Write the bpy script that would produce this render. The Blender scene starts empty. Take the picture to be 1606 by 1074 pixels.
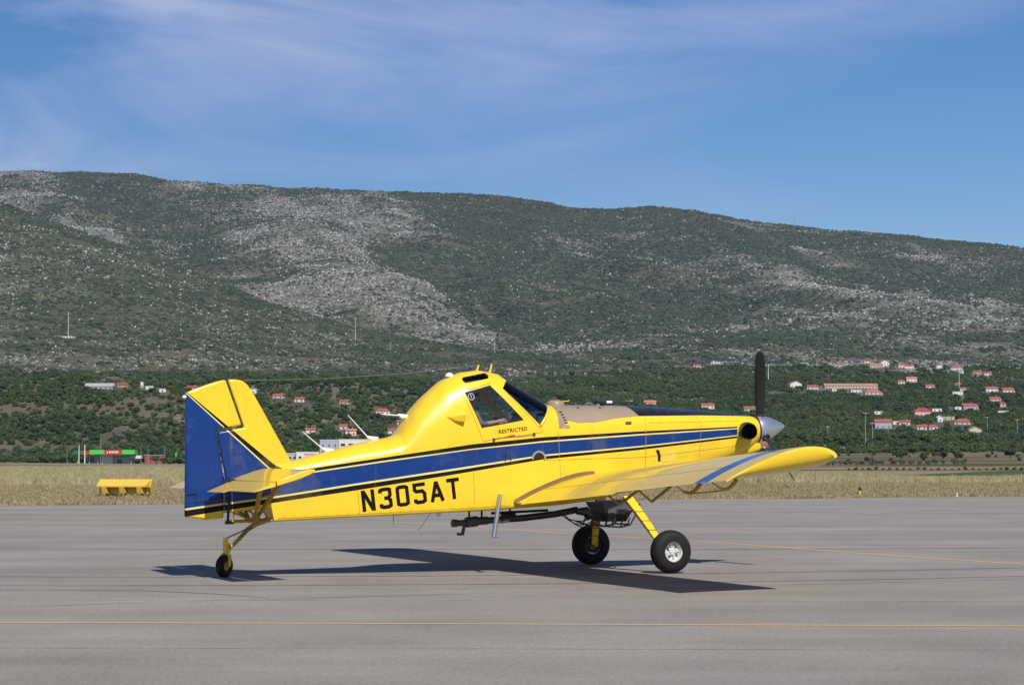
import bpy, bmesh, math, random
import numpy as np
from mathutils import Vector, Matrix, Euler

random.seed(7); RNG = np.random.default_rng(11)
scene = bpy.context.scene
COL = scene.collection
rad = math.radians

# ------------------------------------------------------------------ camera
cam_d = bpy.data.cameras.new('camera')
cam_d.sensor_width = 36.0
cam_d.lens = 3454/1606*36.0
cam_d.clip_start = 0.1; cam_d.clip_end = 30000
cam = bpy.data.objects.new('camera', cam_d); COL.objects.link(cam)
cam.location = (0, 0, 1.84)
cam.rotation_euler = (rad(90)+math.atan(183/3454), 0, 0)
scene.camera = cam

# ------------------------------------------------------------------ light: sun high behind the camera's right shoulder, clear sky with thin cirrus
SUN_TO = Vector((0.337, -0.907, 1.0)).normalized()
SUN_EL = math.asin(SUN_TO.z); SUN_AZ = math.atan2(SUN_TO.x, SUN_TO.y)
sun_d = bpy.data.lights.new('sun', 'SUN'); sun_d.energy = 4.9; sun_d.angle = rad(0.53); sun_d.color = (1.0, 0.95, 0.875)
sun = bpy.data.objects.new('sun', sun_d); COL.objects.link(sun)
sun.rotation_euler = SUN_TO.to_track_quat('Z', 'Y').to_euler()
sun.location = (20, -40, 60)

scene.view_settings.view_transform = 'Standard'
scene.view_settings.look = 'None'
scene.view_settings.exposure = 0.08
scene.view_settings.gamma = 1.0
scene.view_settings.use_curve_mapping = False

world = bpy.data.worlds.new('World'); scene.world = world; world.use_nodes = True
wn, wl = world.node_tree.nodes, world.node_tree.links
wn.clear()
w_out = wn.new('ShaderNodeOutputWorld'); w_bg = wn.new('ShaderNodeBackground')
sky = wn.new('ShaderNodeTexSky'); sky.sky_type = 'NISHITA'; sky.sun_disc = False
sky.sun_elevation = SUN_EL; sky.sun_rotation = -SUN_AZ
sky.altitude = 100; sky.air_density = 1.0; sky.dust_density = 0.15; sky.ozone_density = 5.0
w_bg.inputs['Strength'].default_value = 0.083
# cirrus: streaky noise on a flat cloud layer (direction projected to a plane overhead), same everywhere
tc = wn.new('ShaderNodeTexCoord'); sep = wn.new('ShaderNodeSeparateXYZ'); wl.new(tc.outputs['Generated'], sep.inputs[0])
def wm(op, a, b=None, c=None, clamp=False):
    n = wn.new('ShaderNodeMath'); n.operation = op; n.use_clamp = clamp
    for i, v in enumerate((a, b, c)):
        if v is None: continue
        if isinstance(v, (int, float)): n.inputs[i].default_value = v
        else: wl.new(v, n.inputs[i])
    return n.outputs[0]
zz = wm('ADD', wm('MAXIMUM', sep.outputs[2], 0.0), 0.06)
cmb = wn.new('ShaderNodeCombineXYZ')
wl.new(wm('DIVIDE', sep.outputs[0], zz), cmb.inputs[0]); wl.new(wm('DIVIDE', sep.outputs[1], zz), cmb.inputs[1])
mp = wn.new('ShaderNodeMapping'); wl.new(cmb.outputs[0], mp.inputs[0])
mp.inputs['Rotation'].default_value = (0, 0, rad(10)); mp.inputs['Scale'].default_value = (0.75, 0.62, 1.0); mp.inputs['Location'].default_value = (2.2, 1.2, 0)
n1 = wn.new('ShaderNodeTexNoise'); n1.inputs['Scale'].default_value = 1.3; n1.inputs['Detail'].default_value = 8; n1.inputs['Roughness'].default_value = 0.6; n1.inputs['Distortion'].default_value = 0.9
wl.new(mp.outputs[0], n1.inputs['Vector'])
n2 = wn.new('ShaderNodeTexNoise'); n2.inputs['Scale'].default_value = 0.33; n2.inputs['Detail'].default_value = 2
wl.new(mp.outputs[0], n2.inputs['Vector'])
cl = wm('MULTIPLY', wm('MULTIPLY', wm('SUBTRACT', n1.outputs['Fac'], 0.40), 3.2, clamp=True), wm('MULTIPLY', wm('SUBTRACT', n2.outputs['Fac'], 0.44), 7.0, clamp=True))
cl = wm('MULTIPLY', cl, 0.85, clamp=True)
hsv = wn.new('ShaderNodeHueSaturation'); hsv.inputs['Saturation'].default_value = 1.28; hsv.inputs['Hue'].default_value = 0.512; wl.new(sky.outputs[0], hsv.inputs['Color'])
mixc = wn.new('ShaderNodeMixRGB'); wl.new(cl, mixc.inputs[0]); wl.new(hsv.outputs[0], mixc.inputs[1]); mixc.inputs[2].default_value = (7.0, 7.3, 9.6, 1)
wl.new(mixc.outputs[0], w_bg.inputs['Color']); wl.new(w_bg.outputs[0], w_out.inputs[0])

# ------------------------------------------------------------------ helpers
class MB:
    """collects shapes, builds one mesh object"""
    def __init__(s): s.v = []; s.f = []; s.m = []
    def add(s, vs, fs, mi=0):
        o = len(s.v); s.v += [tuple(map(float, p)) for p in vs]
        s.f += [tuple(i+o for i in f) for f in fs]; s.m += [mi]*len(fs)
        return s
    def box(s, c, d, rot=None, mi=0):
        hx, hy, hz = d[0]/2, d[1]/2, d[2]/2
        vs = [Vector((x, y, z)) for x in (-hx, hx) for y in (-hy, hy) for z in (-hz, hz)]
        if rot is not None:
            R = Euler(rot).to_matrix(); vs = [R @ v for v in vs]
        vs = [v+Vector(c) for v in vs]
        return s.add(vs, [(0, 1, 3, 2), (4, 6, 7, 5), (0, 4, 5, 1), (2, 3, 7, 6), (0, 2, 6, 4), (1, 5, 7, 3)], mi)
    def tube(s, path, r, n=10, mi=0, cap=True):
        P = [Vector(p) for p in path]; rs = r if isinstance(r, (list, tuple)) else [r]*len(P)
        vs = []; fs = []
        up = None
        for i, p in enumerate(P):
            t = (P[min(i+1, len(P)-1)]-P[max(i-1, 0)]).normalized()
            if up is None:
                a = Vector((0, 0, 1)) if abs(t.z) < .9 else Vector((1, 0, 0))
                up = (a-a.dot(t)*t).normalized()
            else: up = (up-up.dot(t)*t).normalized()
            b = t.cross(up)
            for k in range(n):
                an = 2*math.pi*k/n
                vs.append(p+(up*math.cos(an)+b*math.sin(an))*rs[i])
        for i in range(len(P)-1):
            for k in range(n):
                fs.append((i*n+k, i*n+(k+1) % n, (i+1)*n+(k+1) % n, (i+1)*n+k))
        if cap:
            fs.append(tuple(range(n-1, -1, -1))); fs.append(tuple((len(P)-1)*n+k for k in range(n)))
        return s.add(vs, fs, mi)
    def lathe(s, prof, c, axis, n=32, mi=0):
        """prof: list of (along, radius)"""
        ax = Vector(axis).normalized(); a = Vector((0, 0, 1)) if abs(ax.z) < .9 else Vector((1, 0, 0))
        u = (a-a.dot(ax)*ax).normalized(); b = ax.cross(u); c = Vector(c)
        vs = []; fs = []
        for (t, r) in prof:
            for k in range(n):
                an = 2*math.pi*k/n
                vs.append(c+ax*t+(u*math.cos(an)+b*math.sin(an))*max(r, 1e-4))
        for i in range(len(prof)-1):
            for k in range(n):
                fs.append((i*n+k, i*n+(k+1) % n, (i+1)*n+(k+1) % n, (i+1)*n+k))
        return s.add(vs, fs, mi)
    def plate(s, poly, thick, plane='xz', off=0.0, mi=0):
        """polygon extruded by thick about off, along the axis that is left"""
        n = len(poly); vs = []
        for sgn in (-.5, .5):
            for (a, b) in poly:
                t = off+sgn*thick
                vs.append((a, t, b) if plane == 'xz' else (a, b, t) if plane == 'xy' else (t, a, b))
        fs = [tuple(range(n-1, -1, -1)), tuple(range(n, 2*n))]
        fs += [(i, (i+1) % n, n+(i+1) % n, n+i) for i in range(n)]
        return s.add(vs, fs, mi)
    def mesh(s, name):
        me = bpy.data.meshes.new(name); me.from_pydata(s.v, [], s.f)
        if any(s.m): me.polygons.foreach_set('material_index', s.m)
        bm = bmesh.new(); bm.from_mesh(me); bmesh.ops.recalc_face_normals(bm, faces=bm.faces); bm.to_mesh(me); bm.free()
        me.update(); return me
    def build(s, name, mat, parent=None, smooth=True, angle=40, loc=None):
        return link(name, s.mesh(name), mat, parent, smooth, angle, loc)

def link(name, me, mat, parent=None, smooth=True, angle=40, loc=None):
    o = bpy.data.objects.new(name, me); COL.objects.link(o)
    for m in (mat if isinstance(mat, (list, tuple)) else [mat]):
        if m is not None: me.materials.append(m)
    if smooth:
        me.polygons.foreach_set('use_smooth', [True]*len(me.polygons)); me.set_sharp_from_angle(angle=rad(angle))
    if parent is not None: o.parent = parent
    if loc is not None: o.location = loc
    return o

def bevel(o, w, seg=2):
    m = o.modifiers.new('bevel', 'BEVEL'); m.width = w; m.segments = seg; m.limit_method = 'ANGLE'; m.angle_limit = rad(35)
    return o

def empty(name, loc=(0, 0, 0), rz=0):
    o = bpy.data.objects.new(name, None); COL.objects.link(o); o.location = loc; o.rotation_euler = (0, 0, rz); o.empty_display_size = .3
    return o
def tag(o, label, cat, group=None):
    o['label'] = label; o['category'] = cat
    if group: o['group'] = group
    return o
def structure(o): o['kind'] = 'structure'; return o

# ------------------------------------------------------------------ node expressions
class X:
    """a socket in a node tree, with arithmetic"""
    def __init__(s, nt, sock): s.nt = nt; s.s = sock
    def _m(s, op, a, b=None, c=None, clamp=False):
        n = s.nt.nodes.new('ShaderNodeMath'); n.operation = op; n.use_clamp = clamp
        for i, v in enumerate((a, b, c)):
            if v is None: continue
            if isinstance(v, X): s.nt.links.new(v.s, n.inputs[i])
            else: n.inputs[i].default_value = float(v)
        return X(s.nt, n.outputs[0])
    def __add__(s, o): return s._m('ADD', s, o)
    __radd__ = __add__
    def __sub__(s, o): return s._m('SUBTRACT', s, o)
    def __rsub__(s, o): return s._m('SUBTRACT', o, s)
    def __mul__(s, o): return s._m('MULTIPLY', s, o)
    __rmul__ = __mul__
    def __truediv__(s, o): return s._m('DIVIDE', s, o)
    def gt(s, o): return s._m('GREATER_THAN', s, o)
    def lt(s, o): return s._m('LESS_THAN', s, o)
    def max(s, o): return s._m('MAXIMUM', s, o)
    def min(s, o): return s._m('MINIMUM', s, o)
    def abs(s): return s._m('ABSOLUTE', s)
    def clamp(s): return s._m('ADD', s, 0.0, clamp=True)
    def pow(s, o): return s._m('POWER', s, o)
    def ramp(s, a, b): return ((s-a)*(1.0/(b-a))).clamp()
    def curve(s, pts, lo, hi, zlo, zhi):
        n = s.nt.nodes.new('ShaderNodeFloatCurve'); c = n.mapping.curves[0]
        P = [((x-lo)/(hi-lo), (z-zlo)/(zhi-zlo)) for x, z in pts]
        if P[0][0] > 1e-6: P = [(0, P[0][1])]+P
        if P[-1][0] < 1-1e-6: P = P+[(1, P[-1][1])]
        while len(c.points) < len(P): c.points.new(0.5, 0.5)
        for q, (x, z) in zip(c.points, P): q.location = (x, z); q.handle_type = 'VECTOR'
        n.mapping.update()
        s.nt.links.new(((s-lo)*(1.0/(hi-lo))).s, n.inputs['Value'])
        return X(s.nt, n.outputs[0])*(zhi-zlo)+zlo

class Mat:
    def __init__(s, name, rough=.5, metal=0, spec=.5, coat=0):
        s.m = bpy.data.materials.new(name); s.m.use_nodes = True; s.nt = s.m.node_tree
        s.b = s.nt.nodes['Principled BSDF']
        s.b.inputs['Roughness'].default_value = rough; s.b.inputs['Metallic'].default_value = metal
        s.b.inputs['Specular IOR Level'].default_value = spec; s.b.inputs['Coat Weight'].default_value = coat
        s.b.inputs['Coat Roughness'].default_value = .06
    def coord(s, kind='Object'):
        n = s.nt.nodes.new('ShaderNodeTexCoord'); return n.outputs[kind]
    def xyz(s, kind='Object'):
        n = s.nt.nodes.new('ShaderNodeSeparateXYZ'); s.nt.links.new(s.coord(kind), n.inputs[0])
        return [X(s.nt, n.outputs[i]) for i in range(3)]
    def noise(s, scale, detail=3, rough=.5, vec=None, stretch=None, dist=0, rot=None):
        n = s.nt.nodes.new('ShaderNodeTexNoise'); n.inputs['Scale'].default_value = scale; n.inputs['Detail'].default_value = detail
        n.inputs['Roughness'].default_value = rough; n.inputs['Distortion'].default_value = dist
        v = vec if vec is not None else s.coord()
        if stretch:
            mp = s.nt.nodes.new('ShaderNodeMapping'); mp.inputs['Scale'].default_value = stretch
            if rot: mp.inputs['Rotation'].default_value = (0, 0, rot)
            s.nt.links.new(v, mp.inputs[0]); v = mp.outputs[0]
        s.nt.links.new(v, n.inputs['Vector']); return X(s.nt, n.outputs['Fac'])
    def voronoi(s, scale, vec=None, feature='F1', stretch=None):
        n = s.nt.nodes.new('ShaderNodeTexVoronoi'); n.inputs['Scale'].default_value = scale; n.feature = feature
        v = vec if vec is not None else s.coord()
        if stretch:
            mp = s.nt.nodes.new('ShaderNodeMapping'); mp.inputs['Scale'].default_value = stretch
            s.nt.links.new(v, mp.inputs[0]); v = mp.outputs[0]
        s.nt.links.new(v, n.inputs['Vector']); return X(s.nt, n.outputs['Distance'])
    def attr(s, name):
        n = s.nt.nodes.new('ShaderNodeAttribute'); n.attribute_name = name; return X(s.nt, n.outputs['Fac'])
    def random(s):
        n = s.nt.nodes.new('ShaderNodeObjectInfo'); return X(s.nt, n.outputs['Random'])
    def rgb(s, c):
        n = s.nt.nodes.new('ShaderNodeRGB'); n.outputs[0].default_value = (*c, 1); return n.outputs[0]
    def mix(s, fac, a, b):
        n = s.nt.nodes.new('ShaderNodeMixRGB')
        if isinstance(fac, X): s.nt.links.new(fac.s, n.inputs[0])
        else: n.inputs[0].default_value = fac
        for i, v in ((1, a), (2, b)):
            if isinstance(v, tuple): n.inputs[i].default_value = (*v, 1)
            else: s.nt.links.new(v, n.inputs[i])
        return n.outputs[0]
    def scale(s, col, fac):
        n = s.nt.nodes.new('ShaderNodeVectorMath'); n.operation = 'SCALE'
        if isinstance(col, tuple): n.inputs[0].default_value = col
        else: s.nt.links.new(col, n.inputs[0])
        if isinstance(fac, X): s.nt.links.new(fac.s, n.inputs['Scale'])
        else: n.inputs['Scale'].default_value = fac
        return n.outputs[0]
    def color(s, c):
        if isinstance(c, tuple): s.b.inputs['Base Color'].default_value = (*c, 1)
        else: s.nt.links.new(c, s.b.inputs['Base Color'])
        return s
    def roughness(s, x): s.nt.links.new(x.s, s.b.inputs['Roughness']); return s
    def bump(s, x, strength=.3, dist=.01):
        n = s.nt.nodes.new('ShaderNodeBump'); n.inputs['Strength'].default_value = strength; n.inputs['Distance'].default_value = dist
        s.nt.links.new(x.s, n.inputs['Height']); s.nt.links.new(n.outputs[0], s.b.inputs['Normal']); return s

def plain(name, c, rough=.5, metal=0, var=.12, scale=8, spec=.5, coat=0):
    m = Mat(name, rough, metal, spec, coat)
    m.color(m.scale(c, m.noise(scale, 4)*(2*var)+(1-var)))
    return m.m

# ------------------------------------------------------------------ terrain heights
def _hash(ix, iy, seed):
    n = (ix.astype(np.int64)*374761393 + iy.astype(np.int64)*668265263 + seed*1442695041) & 0x7fffffff
    n = ((n ^ (n >> 13))*1274126177) & 0x7fffffff
    n = (n ^ (n >> 16)) & 0xffffff
    return n/float(0xffffff)

def vnoise(x, y, seed=0):
    x = np.asarray(x, float); y = np.asarray(y, float)
    ix = np.floor(x); iy = np.floor(y)
    fx = x-ix; fy = y-iy
    fx = fx*fx*fx*(fx*(fx*6-15)+10); fy = fy*fy*fy*(fy*(fy*6-15)+10)
    a = _hash(ix, iy, seed); b = _hash(ix+1, iy, seed)
    c = _hash(ix, iy+1, seed); d = _hash(ix+1, iy+1, seed)
    return (a*(1-fx)+b*fx)*(1-fy)+(c*(1-fx)+d*fx)*fy

def fbm(x, y, octv=4, seed=0):
    s = 0; a = .5; t = 0
    for o in range(octv):
        s = s+a*vnoise(x*2**o+17.3*o, y*2**o-9.1*o, seed+o*7); t += a; a *= .5
    return s/t

def sstep(a, b, v):
    t = np.clip((v-a)/(b-a), 0, 1)
    return t*t*(3-2*t)

CREST_X = [-3500, -1600, -976, -733, -611, -466, -247, -101, -4, 118, 191, 264, 337, 459, 580, 726, 976, 1700, 3500]
CREST_Z = [520, 560, 553, 547, 531, 522, 512, 510, 504, 482, 478, 483, 476, 454, 442, 430, 405, 330, 250]
ROW_Y = [-400, 300, 500, 700, 1000, 1300, 1900, 2400, 3000, 3600, 4200, 5400]
ROW_R = [0, 0, 1.0, 4, 11, 33, 90, 162, 245, 335, 421, 300]
SPUR_X = [-3000, -1250, -628, -408, -266, -158, -61, 25, 97, 300]
SPUR_Y = [3300, 3050, 2700, 2550, 2400, 2250, 2050, 1850, 1700, 1500]
SPUR_Z = [640, 500, 316, 233, 171, 134, 107, 82, 66, 20]

def _height(x, y):
    x = np.asarray(x, float); y = np.asarray(y, float)
    right = sstep(-120, 160, x)
    # mountain
    row = np.interp(y, ROW_Y, ROW_R)
    crest = np.interp(x, CREST_X, CREST_Z)
    k = 1+(crest/421.0-1)*sstep(1700, 4200, y)
    left_row = np.interp(y, [-400, 820, 950, 1060, 1160, 1320, 1900, 2400], [0, -.3, 12, 30, 44, 52, 72, 110])
    mtn_l = np.where(y < 2400, left_row, row*1.0)
    bl = sstep(1900, 2700, y)
    mtn_left = left_row*(1-bl)+row*bl
    mtn = (mtn_left*(1-right)+row*right)*k
    # gullies running down the slope
    act = sstep(1900, 2600, y)*(1-sstep(3850, 4150, y))
    wob = 90*(fbm(x/500, y/700, 3, 5)-.5)
    g = 1-np.abs(2*fbm((x+wob+.25*(y-3000))/420, y/2600, 3, 11)-1)
    mtn = mtn+act*(60*(.62-g)+36*(fbm(x/170, y/260, 4, 23)-.5))
    mtn = mtn+sstep(1200, 2200, y)*7*(fbm(x/55, y/55, 3, 31)-.5)
    # spur on the left, in front of the mountain
    sy = np.interp(x, SPUR_X, SPUR_Y); sz = np.interp(x, SPUR_X, SPUR_Z)
    foot = np.interp(x, [-600, -300, 0, 200], [46, 44, 26, 14])
    t = np.clip((y-1160)/(sy-1160), 0, 1)
    front = foot+(sz-foot)*(t**1.12)
    front = front+(20*(fbm((x+.35*y)/190, y/420, 4, 41)-.5)+6*(fbm(x/45, y/45, 3, 43)-.5))*sstep(0, .12, t)*(1-sstep(.9, 1, t)*.7)
    spur = np.where(y < sy, front, sz-.34*(y-sy))
    spur = np.where(y < 1160, -50, spur)
    d = mtn-spur
    h = np.maximum(mtn, spur)+4*np.exp(-np.abs(d)/8)*sstep(1250, 1600, y)
    h = h+2.2*(fbm(x/60, y/60, 3, 51)-.5)*sstep(560, 900, y)
    h = h-1.1*sstep(260, 420, y)*(1-sstep(420, 640, y))*(1-right)
    return h

SC = 1.6
def height(x, y):
    x = np.asarray(x, float); y = np.asarray(y, float)
    return SC*_height(x/SC, y/SC)

# ------------------------------------------------------------------ ground sheet (plain, foothills, mountain)
def axis(parts):
    out = []
    for a, b, st in parts: out += list(np.arange(a, b, st))
    return np.array(out+[parts[-1][1]], float)
GX = axis([(-6000, -2200, 160), (-2200, -1800, 26), (-1800, 1800, 11), (1800, 2200, 26), (2200, 6000, 160)])
GY = axis([(-400, 600, 40), (600, 1200, 12), (1200, 3200, 11), (3200, 6900, 14), (6900, 8600, 60)])
gx, gy = np.meshgrid(GX, GY)
gz = height(gx, gy)

def cover(x, y, z=None):
    """share of scrub on the ground, 0 bare limestone .. 1 closed maquis"""
    x = np.asarray(x, float)/SC; y = np.asarray(y, float)/SC
    sy = np.interp(x, SPUR_X, SPUR_Y)
    on_spur = (y < sy+20)*(1-sstep(-20, 140, x))*sstep(1150, 1250, y)
    big = fbm(x/300+3, y/420+1, 4, 61)
    med = fbm((x+.3*y)/90, y/110, 3, 67)
    v = .41+.95*(big-.5)+.75*(med-.5)+.5*(fbm(x/28, y/34, 2, 69)-.5)
    # greener near the crest, barer half way down, greener in the gullies
    wob = 90*(fbm(x/500, y/700, 3, 5)-.5)
    g = 1-np.abs(2*fbm((x+wob+.25*(y-3000))/420, y/2600, 3, 11)-1)
    v = v+1.0*sstep(.66, .92, g)*sstep(2200, 2700, y)
    v = v+.24*sstep(3500, 4000, y)-.10*np.exp(-((y-2900)/380)**2)
    v = v+.30*np.exp(-((y-2080)/190)**2)*sstep(-120, 0, x)
    # limestone slabs and screes
    for cx, cy, rx, ry, s in ((-200, 2640, 150, 190, .66), (-560, 3300, 120, 140, .5), (-700, 3350, 160, 90, .8), (-60, 2330, 130, 110, .45),
                              (360, 2450, 90, 190, .7), (420, 3500, 130, 260, 1.0), (640, 3300, 140, 180, 1.0), (270, 3150, 170, 280, 1.0), (560, 2700, 200, 230, .9), (790, 3650, 150, 200, .8), (60, 2850, 170, 300, .85), (130, 3600, 200, 240, .8), (-850, 3700, 90, 130, .9), (-655, 3280, 80, 130, 1.0), (-525, 3060, 70, 110, .8), (-400, 2830, 70, 120, .8), (-290, 2560, 60, 90, .6), (-110, 3750, 220, 120, .25)):
        v = v-.36*s*np.exp(-((x-cx)/rx)**2-((y-cy)/ry)**2)
    v = v*(1-on_spur)+on_spur*(.57+.8*(big-.5)+.6*(med-.5)+.5*np.exp(-((y-sy)/110)**2))
    low = 1-sstep(1150, 1300, y+.2*np.maximum(-x, 0))
    v = v*(1-low)+low*np.where(x < -120, .62+.9*(med-.5), .72+.7*(med-.5))
    return np.clip(v, .24, 1)
gv = cover(gx, gy)
def olive(x, y):
    x = np.asarray(x, float)/SC; y = np.asarray(y, float)/SC
    sy = np.interp(x, SPUR_X, SPUR_Y)
    on = (y < sy+12)*(1-sstep(20, 160, x))*sstep(1200, 1500, y)
    o_ = on*(.35+.75*np.exp(-((sy-y)/(.22*sy))**2))
    # grassy shelves half way up the mountain
    return np.clip(o_+.55*sstep(.5, .62, fbm(x/260+7, y/200, 3, 131))*np.exp(-((y-3050)/350)**2)*(1-on), 0, 1)
go_v = olive(gx, gy)

ny, nx = gx.shape
me = bpy.data.meshes.new('ground')
me.vertices.add(nx*ny); me.vertices.foreach_set('co', np.stack([gx, gy, gz], -1).reshape(-1).astype('f4'))
idx = np.arange(nx*ny).reshape(ny, nx)
quads = np.stack([idx[:-1, :-1], idx[:-1, 1:], idx[1:, 1:], idx[1:, :-1]], -1).reshape(-1, 4)
me.loops.add(quads.size); me.loops.foreach_set('vertex_index', quads.reshape(-1).astype('i4'))
me.polygons.add(len(quads)); me.polygons.foreach_set('loop_start', (np.arange(len(quads))*4).astype('i4'))
me.polygons.foreach_set('use_smooth', [True]*len(quads))
me.update(calc_edges=True)
at = me.attributes.new('olive', 'FLOAT', 'POINT'); at.data.foreach_set('value', go_v.reshape(-1).astype('f4'))
at = me.attributes.new('cover', 'FLOAT', 'POINT'); at.data.foreach_set('value', gv.reshape(-1).astype('f4'))

g = Mat('ground_limestone_and_grass', .95, spec=.15)
px_, py_, pz_ = g.xyz()
cov = g.attr('cover')
fine = g.noise(.21, 5, .65); mid = g.noise(.035, 4, .6); speck = g.voronoi(.11)
oliv = g.attr('olive')
rockmask = ((cov*-1.0+.78-oliv*.28)+(fine-.5)*3.8+(g.noise(.07, 4, .65)-.5)*2.2).ramp(.36, .80)
rock = g.mix(g.noise(.05, 4), (.165, .155, .143), (.285, .268, .252))
rock = g.mix((g.noise(.3, 3, .7)-.5).ramp(.02, .16), rock, (.12, .115, .105))
soil = g.mix(g.noise(.02, 4), (.055, .062, .036), (.105, .095, .058))
soil = g.mix(oliv*.8, soil, g.mix(g.noise(.05, 4, .6), (.055, .060, .030), (.10, .094, .05)))
hill = g.mix(rockmask, soil, rock)
dry = g.mix(g.noise(.03, 5, .6), (.26, .215, .125), (.34, .29, .18))
dry = g.mix(g.noise(.012, 3).ramp(.5, .66), dry, (.14, .13, .055))
mead = g.mix(g.noise(.012, 4, .6).ramp(.38, .58), (.085, .09, .04), (.22, .175, .10))
plainc = g.mix(((px_*.004+py_*.001)-.72).ramp(.0, .3).max(py_.ramp(1150, 1300)), dry, mead)
plainc = g.mix(((g.noise(1.4, 4, .65)-.5)*1.6+.5).clamp(), g.scale(plainc, .62), plainc)
base = g.mix(py_.ramp(1250, 1600)*((fine-.5)*2.2+.6).clamp().max(py_.ramp(1700, 1900)), plainc, hill)
g.color(base)
g.bump(g.noise(.12, 5, .65), .9, 3.0)
ground = structure(link('ground', me, g.m, smooth=False))

# ------------------------------------------------------------------ apron and its markings
def edge_y(x): return min(97.2+.5*x, 128)          # far edge of the asphalt, running away to the right
ap = MB()
xs = np.linspace(-110, 140, 60); rows = [-60, 0, 12, 20, 30, 45, 60, 75]
vs = []
wav = lambda x: edge_y(x)+.5*math.sin(x*.9)+.35*math.sin(x*2.3+1)
cols = []
for x in xs:
    for r in rows: vs.append((x, min(r, wav(x)*.8), .004))
    vs.append((x, wav(x), .004))
nr = len(rows)+1
fs = [(i*nr+j, (i+1)*nr+j, (i+1)*nr+j+1, i*nr+j+1) for i in range(len(xs)-1) for j in range(nr-1)]
ap.add(vs, fs)
a = Mat('weathered_asphalt', .86, spec=.3)
grain = a.noise(55, 3, .75); blot = a.noise(.35, 5, .6); streak = a.noise(1, 5, .6, stretch=(.05, .55, 1), rot=rad(-4)); streak2 = a.noise(1, 4, .6, stretch=(.012, .16, 1), rot=rad(3))
ac = a.mix(blot.ramp(.3, .7), (.205, .188, .160), (.273, .252, .218))
ac = a.scale(ac, (streak-.5)*.5+1.0); ac = a.scale(ac, (streak2-.5)*.45+1.0); ac = a.scale(ac, (grain-.5)*1.9+1.0)
ac = a.scale(ac, (a.noise(17, 3, .7)-.5)*.9+1.0); ac = a.mix(a.noise(.16, 4, .6).ramp(.5, .62)*.3, ac, (.24, .205, .19))
st = a.voronoi(38).ramp(.0, .5)
ac = a.scale(ac, st*.25+.84)
oil = a.noise(.5, 4, .7).ramp(.66, .74)
ac = a.mix(oil*.35, ac, (.07, .068, .066))
a.color(ac); a.bump(a.noise(70, 3, .7), .55, .006)
apron = structure(ap.build('apron', a.m, smooth=False))

def strip(name, pts, w, mat, parent, z, wob=0, seed=0):
    rr = random.Random(seed); P = [Vector((p[0], p[1], 0)) for p in pts]
    # resample with Catmull-Rom
    S = []
    for i in range(len(P)-1):
        p0 = P[max(i-1, 0)]; p1 = P[i]; p2 = P[i+1]; p3 = P[min(i+2, len(P)-1)]
        n = max(2, int((p2-p1).length/(.5 if wob else 2)))
        for k in range(n):
            t = k/n
            S.append(.5*((2*p1)+(p2-p0)*t+(2*p0-5*p1+4*p2-p3)*t*t+(3*p1-p0-3*p2+p3)*t**3))
    S.append(P[-1]); off = 0
    vs = []; fs = []
    for i, p in enumerate(S):
        t = (S[min(i+1, len(S)-1)]-S[max(i-1, 0)]).normalized(); nrm = Vector((-t.y, t.x, 0))
        if wob: off = off*.85+rr.uniform(-wob, wob)
        ww = w*(rr.uniform(.4, 1.5) if wob else 1)
        vs += [tuple(p+nrm*(off-ww/2)+Vector((0, 0, z))), tuple(p+nrm*(off+ww/2)+Vector((0, 0, z)))]
    fs = [(2*i, 2*i+1, 2*i+3, 2*i+2) for i in range(len(S)-1)]
    return MB().add(vs, fs).build(name, mat, parent, smooth=False)
yl = Mat('worn_yellow_line_paint', .75)
wear = (yl.noise(16, 4, .7)-.5)*1.3+yl.noise(1.2, 3)*.5
yl.color(yl.mix(wear.ramp(.22, .62), (.68, .43, .09), (.36, .28, .15)))
strip('yellow_line', [(-30, 25.55), (-5.8, 24.95), (5.7, 24.42), (30, 23.4)], .105, yl.m, apron, .008)
strip('yellow_line', [(22, 29), (14, 33.6), (9.0, 38.75), (4.13, 49.65), (1.43, 54.3), (.44, 56.7), (-2.1, 62.3), (-3.85, 65.2), (-6.5, 67.0), (-9.5, 67.6), (-14, 67.8), (-60, 68.4)], .13, yl.m, apron, .008)
strip('yellow_line', [(-14, 87.4), (10, 99.4), (30, 109.2), (55, 121)], .18, yl.m, apron, .008)
tar = plain('crack_sealing_tar', (.04, .039, .038), .6)
strip('crack', [(-9, 25.9), (-5, 28.2), (-.02, 30.5), (4.2, 32.4), (9, 34.3)], .022, tar, apron, .008, .012, 3)
strip('crack', [(-14, 30.2), (-6, 31.1), (-3.2, 29.3)], .03, tar, apron, .0085, .05, 5)
strip('crack', [(-8, 36.3), (-4.5, 38), (-1, 37.4)], .012, tar, apron, .008, .03, 6)
strip('crack', [(3, 41), (6, 43.5), (9.5, 43.9), (14, 46)], .02, tar, apron, .008, .03, 8)
strip('crack', [(-22, 52), (-8, 50.4), (4, 47.5)], .03, tar, apron, .008, .03, 9)
for Yj in (21.3, 28.6, 35.4, 42.6, 51.5): strip('paving_joint', [(-40, Yj+1.1), (-12, Yj+.45), (0, Yj+.2), (14, Yj-.15), (40, Yj-.9)], .008+.0003*Yj, tar, apron, .0078, .006, int(Yj))
rubber = Mat('tyre_rubber_mark', .8, spec=.2); rubber.color(rubber.mix(rubber.noise(2.5, 4, .7).ramp(.35, .65), (.12, .112, .10), (.20, .186, .162)))
strip('tyre_mark', [(-16, 33.2), (-6, 32.2), (4, 33.4), (12, 36.8), (20, 42)], .10, rubber.m, apron, .0072, .01, 21)
strip('tyre_mark', [(-16, 35.6), (-6, 34.6), (4, 35.9), (12, 39.2), (20, 44.5)], .10, rubber.m, apron, .0074, .01, 22)
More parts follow.
